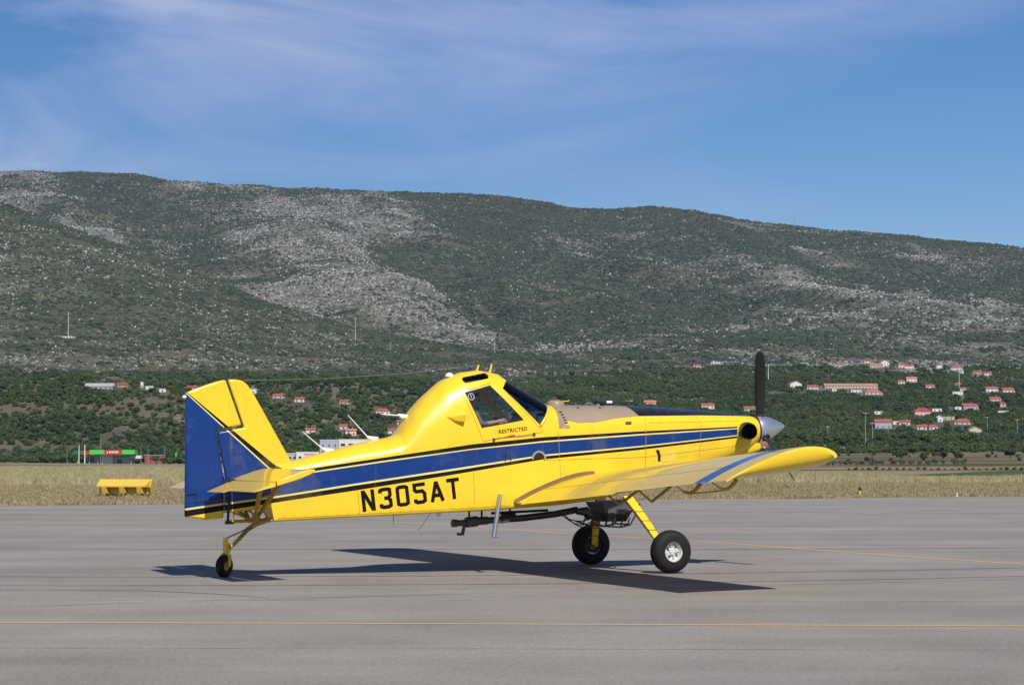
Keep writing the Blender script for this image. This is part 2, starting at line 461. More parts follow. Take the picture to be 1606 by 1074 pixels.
strip('tyre_mark', [(-18, 46.5), (-4, 45.2), (10, 45.9), (26, 50)], .16, rubber.m, apron, .0073, .02, 23)
strip('crack', [(-20, 80), (2, 78), (16, 75), (28, 76)], .10, tar, apron, .008, .05, 12)
strip('crack', [(0, 62), (10, 64), (24, 63.4)], .06, tar, apron, .008, .05, 13)

# track through the grass beyond the apron
tm = Mat('dusty_track', .95, spec=.1); tm.color(tm.mix(tm.noise(.4, 4), (.33, .27, .17), (.42, .36, .25)))
structure(strip('path', [(-120, 136), (-40, 150), (0, 163), (40, 172), (160, 176)], 3.2, tm.m, None, .012))

# fields beyond the grass on the right
def field(name, poly, mat, n=14, lift=.06):
    (x0, y0), (x1, y1), (x2, y2), (x3, y3) = poly
    vs = []; fs = []
    for i in range(n+1):
        for j in range(n+1):
            u, v = i/n, j/n
            x = (1-u)*((1-v)*x0+v*x3)+u*((1-v)*x1+v*x2); y = (1-u)*((1-v)*y0+v*y3)+u*((1-v)*y1+v*y2)
            vs.append((x, y, float(height(x, y))+lift))
    for i in range(n):
        for j in range(n): fs.append((i*(n+1)+j, (i+1)*(n+1)+j, (i+1)*(n+1)+j+1, i*(n+1)+j+1))
    return structure(MB().add(vs, fs).build(name, mat))
gf = Mat('green_crop', .9, spec=.1); gf.color(gf.mix(gf.noise(.15, 4, .6), (.035, .075, .02), (.075, .12, .035)))
field('green_field', [(46, 262), (200, 262), (200, 378), (84, 372)], gf.m)
sf = Mat('tilled_soil', .95, spec=.1); sf.color(sf.mix(sf.noise(.1, 4, .6, stretch=(.3, 2, 1)), (.21, .135, .085), (.27, .19, .12)))
field('tilled_field', [(30, 392), (330, 395), (330, 560), (45, 540)], sf.m, lift=.09)

# ------------------------------------------------------------------ fuselage section functions (x forward, y left, z up; metres, aircraft standing tail-down)
FX = [-7.00, -6.60, -6.30, -5.92, -5.25, -4.82, -4.30, -4.17, -4.04, -3.90, -3.71, -3.40, -3.07, -2.76, -2.45, -2.25, -1.57, -1.46, -0.60, 0.17, 1.00, 1.60, 2.10, 2.30, 2.40]
FTOP = [1.52, 1.63, 1.70, 1.81, 1.98, 2.09, 2.19, 2.24, 2.44, 2.65, 2.85, 3.11, 3.25, 3.29, 3.24, 3.11, 2.735, 2.735, 2.735, 2.73, 2.69, 2.65, 2.61, 2.585, 2.55]
def f_top(x): return np.interp(x, FX, FTOP)
def f_bot(x): return np.interp(x, [-7.0, -6.30, -6.26, -5.2, -3.26, -2.6, -1.5, -0.9, -0.5, 0.1, 0.8, 1.6, 2.1, 2.4], [1.0, 1.07, .86, .91, .99, 1.02, 1.09, 1.16, 1.25, 1.40, 1.58, 1.78, 1.94, 2.10])
def f_wid(x): return np.interp(x, [-7.0, -6.3, -5, -3.5, -2.2, 0, 1, 1.7, 2.15, 2.40], [.12, .22, .36, .50, .56, .56, .50, .42, .34, .25])
def f_sho(x): return np.interp(x, [-7.0, -5.9, -4.9, -3.95, -2.9, -1.6, 0, 1.2, 2.0, 2.4], [1.42, 1.62, 1.77, 1.93, 2.08, 2.20, 2.28, 2.33, 2.36, 2.37])
def f_exp(x): return np.interp(x, [-7, -4.4, -3.9, -2.2, -1.5, 0.2, 1.2, 2.4], [2.0, 2.0, 2.25, 2.6, 2.6, 2.5, 2.3, 2.0])
def half_width(x, z):
    zs, zt, w, e = f_sho(x), f_top(x), f_wid(x), f_exp(x)
    t = np.clip((z-zs)/(zt-zs), 0, 1)
    return np.where(z <= zs, w, w*(1-t**e)**(1/e))

# ------------------------------------------------------------------ aircraft paint
YEL = (.80, .535, .022); BLU = (.003, .032, .175); BLK = (.012, .011, .010); CRE = (.74, .63, .22); TAN = (.29, .225, .15); NAVY = (.011, .012, .022)
def paint_base(m):
    """paint with light wear common to the airframe"""
    n = m.noise(2.2, 5, .6); n2 = m.noise(14, 4, .65)
    return n, n2
def airframe_paint():
    m = Mat('airframe_paint', .32, spec=.35, coat=.28)
    x, y, z = m.xyz()
    cv = lambda pts: x.curve(pts, -8, 3, 0, 4)
    ut = cv([(-7.63, 2.885), (-6.24, 1.78), (-6.03, 1.63), (-5.56, 1.709), (-4.53, 1.86), (-3.05, 2.076), (-1.84, 2.194), (-.1, 2.296), (1.98, 2.395)])
    ub = cv([(-7.63, 2.872), (-6.24, 1.665), (-6.00, 1.585), (-5.56, 1.659), (-4.53, 1.81), (-3.05, 2.004), (-1.84, 2.131), (-.1, 2.253), (1.98, 2.373)])
    uc = cv([(-7.63, 2.852), (-6.24, 1.637), (-6.00, 1.562), (-5.56, 1.637), (-4.53, 1.787), (-3.05, 1.988), (-1.84, 2.108), (-.1, 2.229), (1.98, 2.356)])
    lc = cv([(-7.63, 1.075), (-6.17, 1.27), (-4.95, 1.456), (-3.27, 1.698), (-1.84, 1.906), (-.1, 2.054), (1.98, 2.259)])
    lb = cv([(-7.63, 1.045), (-6.17, 1.24), (-4.95, 1.426), (-3.27, 1.666), (-1.84, 1.882), (-.1, 2.031), (1.98, 2.242)])
    lk = cv([(-7.63, .945), (-6.17, 1.17), (-4.95, 1.345), (-3.27, 1.604), (-1.84, 1.83), (-.1, 1.988), (1.98, 2.21)])
    n, n2 = paint_base(m)
    yel = m.scale(YEL, n*.16+.92)
    c = yel
    front = x.lt(1.86)
    band = z.lt(ut)*z.gt(lk)*front
    c = m.mix(band, c, BLK)
    c = m.mix(z.lt(ub)*z.gt(lb)*front, c, CRE)
    c = m.mix(z.lt(uc)*z.gt(lc)*front, c, m.scale(BLU, n*.3+.85))
    tl = x.curve([(-1.6, 2.33), (-1.46, 2.33), (-1.39, 2.468), (-1.17, 2.427), (-.85, 2.439), (-.49, 2.505), (-.07, 2.551), (.1, 2.56)], -8, 3, 0, 4)
    tf = (z-2.55)*-.7-.05
    c = m.mix(z.gt(tl)*x.gt(-1.53)*x.lt(tf), c, m.scale(TAN, n*.3+.85))
    ag = x.curve([(-.2, 2.545), (-.07, 2.551), (1.2, 2.575), (2.0, 2.575), (2.4, 2.57)], -8, 3, 0, 4)
    c = m.mix(z.gt(ag)*(1-x.lt(tf)), c, NAVY)
    # grime: exhaust soot streaks along the belly, specks
    grime = (m.noise(1, 4, .6, stretch=(.5, 3, 5))).ramp(.58, .75)*z.lt(1.5)*.18
    c = m.mix(grime, c, (.16, .11, .05))
    c = m.mix(m.noise(60, 2, .5).ramp(.72, .76)*.4, c, (.2, .14, .06))
    soot = (m.noise(1, 5, .65, stretch=(.35, 2, 3.5))).ramp(.48, .72)*x.lt(1.9)*(x*.42+.2).clamp()*z.lt(2.3)*z.gt(1.8)*.5
    c = m.mix(soot, c, (.12, .085, .04))
    c = m.mix((m.noise(.9, 5, .7)).ramp(.55, .72)*.16, c, (.42, .33, .12))
    drip = (m.noise(1, 4, .6, stretch=(9, 9, .7))).ramp(.60, .72)*.16
    c = m.mix(drip, c, (.30, .22, .08))
    m.color(c)
    dark = band*(1-z.lt(ub)*z.gt(lb))
    m.nt.links.new((.34-dark*.28).s, m.b.inputs['Specular IOR Level']); m.nt.links.new((.28-band*.2).s, m.b.inputs['Coat Weight'])
    m.roughness(n2*.14+.24)
    m.bump(m.noise(2.4, 3, .55), .22, .02)
    return m.m
def wing_paint():
    m = Mat('wing_paint', .34, spec=.5, coat=.5)
    x, y, z = m.xyz()
    n, n2 = paint_base(m)
    c = m.scale(YEL, n*.16+.92)
    ya = y.abs()
    c = m.mix(ya.gt(6.86)*ya.lt(7.27), c, m.scale((.02, .075, .33), n*.3+.85))
    c = m.mix((m.noise(1, 4, .6, stretch=(.6, 4, 1))).ramp(.55, .78)*.22, c, (.5, .40, .16))
    m.color(c); m.roughness(n2*.16+.24); m.bump(m.noise(1.4, 3, .5), .12, .02)
    return m.m
PAINT = airframe_paint(); WPAINT = wing_paint()
M_YEL = plain('yellow_painted_steel', YEL, .35, coat=.3)
M_YELD = plain('shade_darkened_strut_yellow', (.40, .265, .03), .5, var=.2)  # yellow darkened in the colour itself to deepen the shade under wing and tail
M_BLK = plain('black_paint', (.012, .012, .012), .45)
M_TXT = plain('black_lettering', (.010, .007, .005), .5, spec=.1)
M_RUB = plain('tyre_rubber', (.011, .0105, .0105), .7, var=.3, scale=20, spec=.3)
M_ALU = plain('bare_aluminium', (.62, .62, .60), .32, 1.0)
M_STEEL = plain('dark_steel', (.09, .09, .092), .45, .8)
M_GREY = plain('grey_gate_box', (.13, .13, .15), .5)
M_WHT = plain('white_paint', (.78, .78, .76), .4)
M_RIM = plain('painted_wheel_rim', (.66, .66, .64), .38, .25, scale=30)
M_TANM = plain('tan_tank_fibreglass', TAN, .4)
M_BRN = plain('worn_brown_fillet', (.20, .125, .055), .7, var=.35, scale=12)
M_SPIN = plain('polished_spinner', (.66, .66, .70), .36, .9, var=.05)
M_RED = plain('red_handle', (.55, .05, .02), .4)
M_SEAM = plain('seam_line', (.36, .235, .02), .6)
M_SOOT = plain('sooty_exhaust_steel', (.035, .03, .028), .5, .7)
M_INT = plain('cockpit_interior', (.035, .035, .04), .8)
M_BELT = plain('grey_strap', (.40, .40, .42), .8)
gm = bpy.data.materials.new('tinted_glass'); gm.use_nodes = True; gn = gm.node_tree.nodes; gl = gm.node_tree.links
gn.clear(); go = gn.new('ShaderNodeOutputMaterial'); gmx = gn.new('ShaderNodeMixShader'); gt = gn.new('ShaderNodeBsdfTransparent'); gg = gn.new('ShaderNodeBsdfGlossy'); gfz = gn.new('ShaderNodeFresnel')
gt.inputs[0].default_value = (.90, .92, .93, 1); gg.inputs['Roughness'].default_value = .02; gfz.inputs['IOR'].default_value = 1.5
gl.new(gfz.outputs[0], gmx.inputs[0]); gl.new(gt.outputs[0], gmx.inputs[1]); gl.new(gg.outputs[0], gmx.inputs[2]); gl.new(gmx.outputs[0], go.inputs[0])
M_GLASS = gm

HEADING = .395
plane = empty('crop_spraying_aircraft', (1.969, 37.149, 0.005), HEADING)
tag(plane, 'yellow low-wing crop spraying aircraft with blue stripe standing on the apron', 'aircraft')

# ------------------------------------------------------------------ fuselage: lofted shell with real window openings
def section(x, shrink=0):
    w, zb, zs, zt, e = float(f_wid(x)), float(f_bot(x)), float(f_sho(x)), float(f_top(x)), float(f_exp(x))
    r = min(float(np.interp(x, [-7, 0, 1.2, 2.4], [.04, .06, .22, .24])), w*.95, (zs-zb)*.95)
    R = [(0, zb), (w*.4, zb), (w-r, zb)]
    for k in range(1, 5):
        a = k/4*math.pi/2; R.append((w-r+r*math.sin(a), zb+r-r*math.cos(a)))
    for k in range(1, 7): R.append((w, zb+r+(zs-zb-r)*k/6))
    for k in range(1, 23):
        a = k/22*math.pi/2; R.append((w*math.cos(a)**(2/e), zs+(zt-zs)*math.sin(a)**(2/e)))
    R[-1] = (0, zt)
    L = [(-p[0], p[1]) for p in R[-2:0:-1]]
    return R+L
stx = sorted(set([round(v, 3) for v in list(np.linspace(-6.24, 2.2, 150))]+[-7.0, -6.85, -6.7, -6.5, -6.3, -6.26, -4.17, -2.25, -1.57, 2.28, 2.34, 2.38, 2.4]))
fv = []; ff = []
ns = len(section(0))
for x in stx:
    fv += [(x, -p[0], p[1]) for p in section(x)]
for i in range(len(stx)-1):
    for k in range(ns): ff.append((i*ns+k, i*ns+(k+1) % ns, (i+1)*ns+(k+1) % ns, (i+1)*ns+k))
ff.append(tuple(range(ns))); ff.append(tuple((len(stx)-1)*ns+k for k in range(ns)))
def shell(name, off, thick):
    me = MB().add(fv, ff).mesh(name)
    o = bpy.data.objects.new(name, me); COL.objects.link(o)
    if off:
        bm = bmesh.new(); bm.from_mesh(me); bm.normal_update()
        for v in bm.verts: v.co += v.normal*off
        bm.to_mesh(me); bm.free()
    md = o.modifiers.new('s', 'SOLIDIFY'); md.thickness = thick; md.offset = -1
    return o
def prism(poly, y0, y1):
    return MB().plate(poly, abs(y1-y0), 'xz', (y0+y1)/2).mesh('cut')
def rounded(cx, cz, hw, hh, ang, n=10):
    P = []
    for s, c0 in ((1, 0), (-1, math.pi)):
        for k in range(n+1):
            a = c0-math.pi/2+math.pi*k/n
            P.append((s*(hw-hh)+hh*math.cos(a), hh*math.sin(a)))
    ca, sa = math.cos(ang), math.sin(ang)
    return [(cx+p*ca-q*sa, cz+p*sa+q*ca) for p, q in P]
WIN = [(-3.125, 2.911), (-2.688, 3.03), (-2.158, 2.473), (-2.876, 2.344)]
WSH = [(-2.47, 2.99), (-2.385, 3.09), (-2.26, 3.16), (-2.22, 3.3), (-1.50, 2.9), (-1.64, 2.72), (-1.70, 2.55), (-1.86, 2.385)]
SKY = rounded(-2.89, 3.155, .235, .05, .20)
def boolean(o, polys, op):
    for poly in polys:
        c = bpy.data.objects.new('cut', prism(poly, -1.2, 1.2)); COL.objects.link(c)
        md = o.modifiers.new('b', 'BOOLEAN'); md.operation = op; md.solver = 'EXACT'; md.object = c
    bpy.context.view_layer.update()
    dg = bpy.context.evaluated_depsgraph_get()
    me = bpy.data.meshes.new_from_object(o.evaluated_get(dg), depsgraph=dg)
    for md in list(o.modifiers):
        if md.type == 'BOOLEAN': bpy.data.objects.remove(md.object, do_unlink=True)
    bpy.data.objects.remove(o, do_unlink=True)
    return me
me = boolean(shell('fuselage', 0, .022), [WIN, WSH, SKY], 'DIFFERENCE')
fus = link('fuselage', me, PAINT, plane, True, 35)
for nm, poly in (('side_window', WIN), ('windshield', WSH), ('roof_window', SKY)):
    me = boolean(shell('glass', -.006, .006), [poly], 'INTERSECT')
    link(nm, me, M_GLASS, plane, True, 35)

def on_side(x, z, off=.004, side=-1):
    return (x, side*(float(half_width(x, z))+off), z)
def side_strip(name, pts, w, mat, parent=plane, off=.004, side=-1, n=8, width_axis=None):
    vs = []; fs = []
    S = []
    for i in range(len(pts)-1):
        (a, b), (c, d) = pts[i], pts[i+1]
        for k in range(n): S.append((a+(c-a)*k/n, b+(d-b)*k/n))
    S.append(pts[-1])
    for i, p in enumerate(S):
        q0, q1 = S[max(i-1, 0)], S[min(i+1, len(S)-1)]
        t = Vector((q1[0]-q0[0], q1[1]-q0[1])).normalized(); nn = (-t.y*w/2, t.x*w/2)
        vs += [on_side(p[0]+nn[0], p[1]+nn[1], off, side), on_side(p[0]-nn[0], p[1]-nn[1], off, side)]
    fs = [(2*i, 2*i+1, 2*i+3, 2*i+2) for i in range(len(S)-1)]
    return MB().add(vs, fs).build(name, mat, parent)
def side_poly(name, poly, mat, parent=plane, off=.004, side=-1, thick=0):
    n = len(poly)
    vs = [on_side(x, z, off, side) for x, z in poly]; fs = [tuple(range(n))]
    if thick:
        vs += [on_side(x, z, off+thick, side) for x, z in poly]; fs = [tuple(range(n, 2*n))]+[(i, (i+1) % n, n+(i+1) % n, n+i) for i in range(n)]
    return MB().add(vs, fs).build(name, mat, parent)
DOOR = [(-3.189, 2.953), (-2.856, 2.128), (-1.814, 2.277), (-2.47, 2.985)]
side_strip('door_seam', DOOR, .008, M_SEAM)
side_strip('panel_seam', [(.05, 2.52), (.037, 1.62)], .009, M_SEAM)
side_strip('panel_seam', [(-4.93, 1.34), (-4.895, .97)], .007, M_SEAM)
side_strip('panel_seam', [(-6.2, .91), (-3.26, 1.045), (-2.4, 1.09)], .006, M_SEAM)
side_strip('panel_seam', [(-3.02, 1.62), (-3.0, 1.12)], .007, M_SEAM)
side_strip('panel_seam', [(-1.8, 2.02-.2), (.0, 1.87), (1.8, 2.06)], .006, M_SEAM)
side_strip('panel_seam', [(.1, 2.44), (1.9, 2.49)], .006, M_SEAM)
side_strip('rain_channel', [(-3.06, 2.99), (-3.03, 2.965), (-2.70, 3.06), (-2.67, 3.09)], .012, M_SEAM)
for i in range(30): side_poly('rivet', rounded(-6.05+i*.125, 1.12+i*.125*.118-.02, .006, .0058, 0, 3), M_SEAM, off=.003)
side_strip('panel_seam', [(-1.55, 2.30), (-1.5, 1.45)], .007, M_SEAM)
side_strip('panel_seam', [(1.12, 2.52), (1.08, 1.85)], .007, M_SEAM)
for i in range(22): side_poly('rivet', rounded(-6.1+i*.17, .935+i*.17*.043, .008, .0078, 0, 3), M_SEAM, off=.003)
for i in range(14): side_poly('rivet', rounded(.2+i*.125, 2.515+i*.004, .009, .0088, 0, 3), M_SEAM, off=.003)
side_poly('access_slot', [(.232, 1.99), (.30, 1.99), (.325, 1.90), (.325, 1.80), (.275, 1.80), (.27, 1.90)], M_BLK)
side_poly('access_panel', [(.35, 1.98), (.62, 2.0), (.62, 1.80), (.35, 1.79)], plain('faded_yellow_panel', (.74, .53, .06), .4))
o = side_poly('tank_cap', rounded(-.27, 2.44, .055, .02, .05), M_STEEL, thick=.015)
side_poly('fuel_placard', [(-1.44, 2.34), (-1.33, 2.34), (-1.37, 2.47), (-1.47, 2.47)], M_TANM)
for i in range(5): side_poly('placard_text', [(-1.475+i*.012, 2.62-i*.045), (-1.425+i*.012, 2.62-i*.045), (-1.425+i*.012, 2.602-i*.045), (-1.475+i*.012, 2.602-i*.045)], M_TXT, off=.006)
# filler ring in the stripe
b = MB()
ring = [(-1.894+.11*math.cos(a), 1.85+.11*math.sin(a)) for a in np.linspace(math.pi*1.05, -math.pi*.05, 15)]
side_strip('step_ring', ring, .035, M_ALU, off=.012, n=2)
side_poly('step_recess', [(-1.894+.095*math.cos(a), 1.845+.095*math.sin(a)) for a in np.linspace(math.pi, 0, 12)], M_SOOT, off=.006)

# ---------------- lettering
def stroke(path, w, closed=False):
    """thick mitred polyline in glyph units -> quads"""
    P = [Vector(p) for p in path]; n = len(P); vs = []; fs = []
    for i in range(n):
        a = P[(i-1) % n] if (closed or i > 0) else None; c = P[(i+1) % n] if (closed or i < n-1) else None
        d1 = (P[i]-a).normalized() if a is not None else None; d2 = (c-P[i]).normalized() if c is not None else None
        if d1 is None: d1 = d2
        if d2 is None: d2 = d1
        n1 = Vector((-d1.y, d1.x)); n2 = Vector((-d2.y, d2.x)); mtr = (n1+n2).normalized()
        k = (w/2)/max(.35, mtr.dot(n1))
        vs += [P[i]+mtr*k, P[i]-mtr*k]
    m = n if closed else n-1
    for i in range(m):
        j = (i+1) % n; fs.append((2*i, 2*i+1, 2*j+1, 2*j))
    return vs, fs
h = 1.0; t = .172; q = t/2; W = .64
GL = {
 'N': [([(q, 0), (q, 1)], 0), ([(W-q, 0), (W-q, 1)], 0), ([(q+.02, .98-q*.2), (W-q-.02, .02+q*.2)], 0)],
 '3': [([(q*.9, .76), (q, .88), (q+.1, 1-q), (W-q-.1, 1-q), (W-q, .88), (W-q, .62), (W-q-.1, .5), (.26, .5)], 0), ([(W-q-.1, .5), (W-q, .38), (W-q, .14), (W-q-.1, q), (q+.1, q), (q, .14), (q, .25)], 0)],
 '0': [([(q, .14), (q, .86), (q+.1, 1-q), (W-q-.1, 1-q), (W-q, .86), (W-q, .14), (W-q-.1, q), (q+.1, q)], 1)],
 '5': [([(W-.02, 1-q), (q, 1-q), (q, .68), (q+.08, .6), (W-q-.1, .6), (W-q, .48), (W-q, .14), (W-q-.1, q), (q+.1, q), (q, .14), (q, .25)], 0)],
 'A': [([(q*.6, 0), (W/2, .95)], 0), ([(W-q*.6, 0), (W/2, .95)], 0), ([(.16, .30), (W-.16, .30)], 0)],
 'T': [([(W/2, 0), (W/2, 1)], 0), ([(0, 1-q), (W, 1-q)], 0)],
}
def surf_text(name, verts, faces, org, u, v, mat, off):
    vs = []
    for p in verts:
        x = org[0]+p[0]*u[0]+p[1]*v[0]; z = org[1]+p[0]*u[1]+p[1]*v[1]
        vs.append(on_side(x, z, off))
    return MB().add(vs, faces).build(name, mat, plane)
u = Vector((.992, .130))*.335; v = Vector((-.118, 1.0))*.335
pos = Vector((-4.846, 1.003)); step = Vector((.992, .1300))*.2815
for i, ch in enumerate('N305AT'):
    mv = []; mf = []
    for k, (pth, cl_) in enumerate(GL[ch]):
        a_, b_ = stroke(pth, t, cl_)
        mf += [tuple(i2+len(mv) for i2 in f) for f in b_]; mv += a_
    # overlapping strokes: keep each stroke a hair apart in depth
    vs = []; cnt = 0
    for k, (pth, cl_) in enumerate(GL[ch]):
        for p in stroke(pth, t, cl_)[0]:
            o_ = pos+step*i
            vs.append(on_side(o_.x+p.x*u.x+p.y*v.x, o_.y+p.x*u.y+p.y*v.y, .004+.0015*k))
    MB().add(vs, mf).build('registration_letter', M_TXT, plane, smooth=False)

def font_mesh(txt, size, bold=.0):
    cu = bpy.data.curves.new('t', 'FONT'); cu.body = txt; cu.size = size; cu.offset = bold; cu.space_character = 1.08
    o = bpy.data.objects.new('t', cu); COL.objects.link(o)
    bpy.context.view_layer.update()
    dg = bpy.context.evaluated_depsgraph_get(); me = bpy.data.meshes.new_from_object(o.evaluated_get(dg), depsgraph=dg)
    vs = [tuple(v.co) for v in me.vertices]; fs = [tuple(p.vertices) for p in me.polygons]
    bpy.data.objects.remove(o, do_unlink=True); bpy.data.meshes.remove(me)
    return vs, fs
vs, fs = font_mesh('RESTRICTED', .085, .0006)
mx = max(p[0] for p in vs); k = .505/mx
surf_text('restricted_lettering', [(p[0]*k, p[1]) for p in vs], fs, (-2.596, 2.248), (.99, .115), (-.06, 1), M_TXT, .006)
vs, fs = font_mesh('71', .15, .003)
surf_text('stripe_number', vs, fs, (-2.505, 1.80), (.99, .12), (-.1, 1), plain('dark_blue_marking', (.006, .012, .05), .4), .004)
side_poly('red_handle', [(-2.49, 2.185), (-2.31, 2.213), (-2.32, 2.232), (-2.40, 2.228)], M_RED, thick=.01)
side_strip('latch_cable', [(-2.7, 2.155), (-2.49, 2.195), (-2.2, 2.205), (-1.98, 2.235)], .008, M_STEEL, off=.012)
for lx, lz in ((-2.68, 2.15), (-1.98, 2.24)): side_poly('latch', [(lx-.02, lz-.03), (lx+.02, lz-.025), (lx+.025, lz+.02), (lx-.015, lz+.03)], M_STEEL, thick=.012)
# round emblem on the window
b = MB()
for r0, w0, aa in ((.05, .010, (0, 2*math.pi)),):
    ring = [(-3.03+r0*math.cos(a_), 2.845+r0*1.05*math.sin(a_)) for a_ in np.linspace(*aa, 25)]
    side_strip('window_emblem', ring, w0, plain('etched_white', (.45, .47, .48), .6), off=.006, n=1)
side_strip('window_emblem', [(-3.045, 2.87), (-3.02, 2.85), (-3.04, 2.84), (-3.015, 2.82)], .010, bpy.data.materials['etched_white'], off=.006, n=2)
# window edge trims
side_strip('window_gasket', WIN+[WIN[0]], .012, M_BLK, off=.002)

# windshield frame: base arch, corner posts, centre strip
b = MB()
for zf in (0,):
    arch = []
    for a_ in np.linspace(-1, 1, 25):
        ang = (a_+1)/2*math.pi
        x0 = -1.86+.27*math.sin(ang)**.8; w = .565*math.cos(ang); zt_ = 2.385+.35*math.sin(ang)**.75
        arch.append((x0, w, zt_))
    b.tube(arch, .02, 8)
b.build('windshield_base_frame', M_YEL, plane)
b = MB(); b.tube([(-2.30, 0, 3.125), (-1.60, 0, 2.755)], .012, 6); b.build('windshield_post', M_STEEL, plane)

# scoop on the cockpit side
b = MB()
sc = [(-3.49, 2.52, 0), (-3.17, 2.575, .10), (-3.185, 2.43, .06), (-3.28, 2.42, .01), (-3.36, 2.46, 0)]
base_ = [(-3.49, 2.52), (-3.16, 2.59), (-3.19, 2.415), (-3.32, 2.42)]
bv = [on_side(x, z, -.01) for x, z in base_]; tv = [on_side(-3.45, 2.515, .02), on_side(-3.165, 2.57, .14), on_side(-3.195, 2.43, .09), on_side(-3.32, 2.44, .04)]
b.add(bv+tv, [(4, 5, 6, 7), (0, 1, 5, 4), (1, 2, 6, 5), (2, 3, 7, 6), (3, 0, 4, 7)])
bevel(b.build('cabin_air_scoop', PAINT, plane, smooth=True), .015)

# roof fittings
b = MB(); b.lathe([(0, .07), (.03, .068), (.055, .05), (.068, .02), (.07, 0)], (-3.24, 0, 3.175), (.0, 0, 1), 20); b.build('beacon_light', M_WHT, plane)
for x, z, l in ((-2.76, 3.28, .10), (-2.53, 3.25, .15)):
    b = MB(); b.tube([(x, 0, z), (x+.035, 0, z+l)], [.02, .013], 8); b.build('roof_prong', M_YEL, plane)
b = MB(); b.tube([(-2.28, -.05, 3.10), (-2.2, -.05, 3.22)], .006, 6); b.build('temperature_probe', M_STEEL, plane)
b = MB(); b.box((-2.27, -.05, 3.115), (.05, .03, .02), (0, .5, 0)); b.build('probe_base', M_RED, plane)
for (x0, z0), (x1, z1) in (((-4.59, 2.13), (-4.98, 2.54)), ((-5.34, 1.94), (-5.73, 2.27)), ((-4.07, 2.49), (-4.42, 2.56))):
    an = MB(); an.tube([(x0+.12, 0, z0+.03), (x0+.02, 0, z0+.03), (x0-.06, 0, z0+.065)], [.035, .045, .018], 10)
    o = an.build('whip_antenna_base', M_WHT, plane)
    an = MB(); an.tube([(x0-.04, 0, z0+.05), (x1, 0, z1)], [.011, .007], 6); an.build('antenna_whip', M_WHT, o)
b = MB(); b.tube([(-6.72, 0, 3.07), (-5.4, 0, 3.115), (-4.0, 0, 3.22), (-2.75, 0, 3.37)], .0014, 5); b.build('antenna_wire', M_BELT, plane)
# hopper lid and fittings on the deck
b = MB(); b.lathe([(0, .15), (.04, .15), (.075, .13), (.095, .08), (.10, 0)], (-1.35, 0, 2.72), (0, 0, 1), 24); b.build('hopper_lid', M_TANM, plane)
b = MB(); b.tube([(-1.22, 0, 2.8), (-1.12, 0, 2.80), (-1.1, 0, 2.82)], .008, 6); b.build('lid_handle', M_YEL, plane)
b = MB(); b.box((-.52, .0, 2.79), (.17, .12, .05)).box((-.5, 0, 2.755), (.06, .06, .05)); bevel(b.build('lookout_mirror', M_BLK, plane, False), .008)
b = MB(); b.box((-.38, .0, 2.793), (.11, .1, .04)); bevel(b.build('mirror_housing', M_WHT, plane, False), .01)
b = MB(); b.tube([(-.80, 0, 2.74), (-.78, 0, 2.77), (-.70, 0, 2.775), (-.66, 0, 2.74)], .012, 6); b.build('deck_handle', M_ALU, plane)
b = MB(); b.box((-.62, -.1, 2.742), (.05, .04, .03)); b.build('deck_catch', M_ALU, plane)
for x in (-.70, -1.1):
    side_poly('deck_catch', [(x, 2.70), (x+.03, 2.70), (x+.03, 2.675), (x, 2.675)], M_BLK, off=.004, thick=.006)

# ------------------------------------------------------------------ nose: spinner, propeller, exhausts, chin intake
ax = Vector((.995, 0, .10)); ax.normalize()
hub = Vector((2.405, 0, 2.352))
prof = [(0, .235), (.04, .238), (.12, .230), (.22, .205), (.32, .168), (.42, .122), (.52, .068), (.58, .03), (.60, 0)]
spin = MB().lathe(prof, hub, ax, 40).build('spinner', M_SPIN, plane)
b = MB().lathe([(-.03, .15), (-.03, .262), (.0, .262), (.0, .15)], hub, ax, 40); b.build('cowl_ring', M_BLK, plane)
up = Vector((0, 0, 1)); up = (up-up.dot(ax)*ax).normalized(); sd = ax.cross(up)
PB = plain('matt_black_blade', (.014, .014, .014), .5)
PT = plain('blade_tip_paint', (.5, .48, .42), .5)
for a0 in (79, -41, -161):
    an = rad(a0); rdir = up*math.sin(an)+sd*math.cos(an); tdir = ax.cross(rdir)
    vs = []; fs = []; N = 10
    st_ = [(.12, .10, 1.2, .035), (.30, .14, 1.05, .03), (.5, .18, .9, .022), (.75, .20, .78, .016), (1.0, .20, .68, .012), (1.2, .185, .62, .009), (1.30, .15, .6, .007), (1.345, .08, .6, .004)]
    ctr = hub+ax*.11
    for (r, c, pit, th) in st_:
        cd = tdir*math.cos(pit)+ax*math.sin(pit); nd = cd.cross(rdir)
        for k in range(N):
            aa = 2*math.pi*k/N; vs.append(ctr+rdir*r+cd*(math.cos(aa)*c/2)+nd*(math.sin(aa)*th))
    for i in range(len(st_)-1):
        for k in range(N): fs.append((i*N+k, i*N+(k+1) % N, (i+1)*N+(k+1) % N, (i+1)*N+k))
    fs.append(tuple((len(st_)-1)*N+k for k in range(N)))
    MB().add(vs, fs).build('propeller_blade', PB, spin, angle=60)
    MB().lathe([(.0, .075), (.06, .075), (.07, .06)], ctr+rdir*.19, rdir, 14).build('blade_cuff', M_STEEL, spin)
for s in (-1, 1):
    b = MB(); c0 = Vector((2.05, s*.30, 2.325))
    path = [c0, c0+Vector((-.02, s*.12, 0)), c0+Vector((-.06, s*.26, -.01)), c0+Vector((-.13, s*.40, -.025))]
    b.tube(path, [.14, .145, .14, .135], 22, cap=False)
    b.tube(path[::-1], [.124, .128, .128, .11], 22, cap=False)
    b.lathe([(0, 0), (0, .13)], path[1], (0, 1, 0), 20)
    b.build('exhaust_stub', M_SOOT, plane, angle=60)
b = MB(); 
chin = []
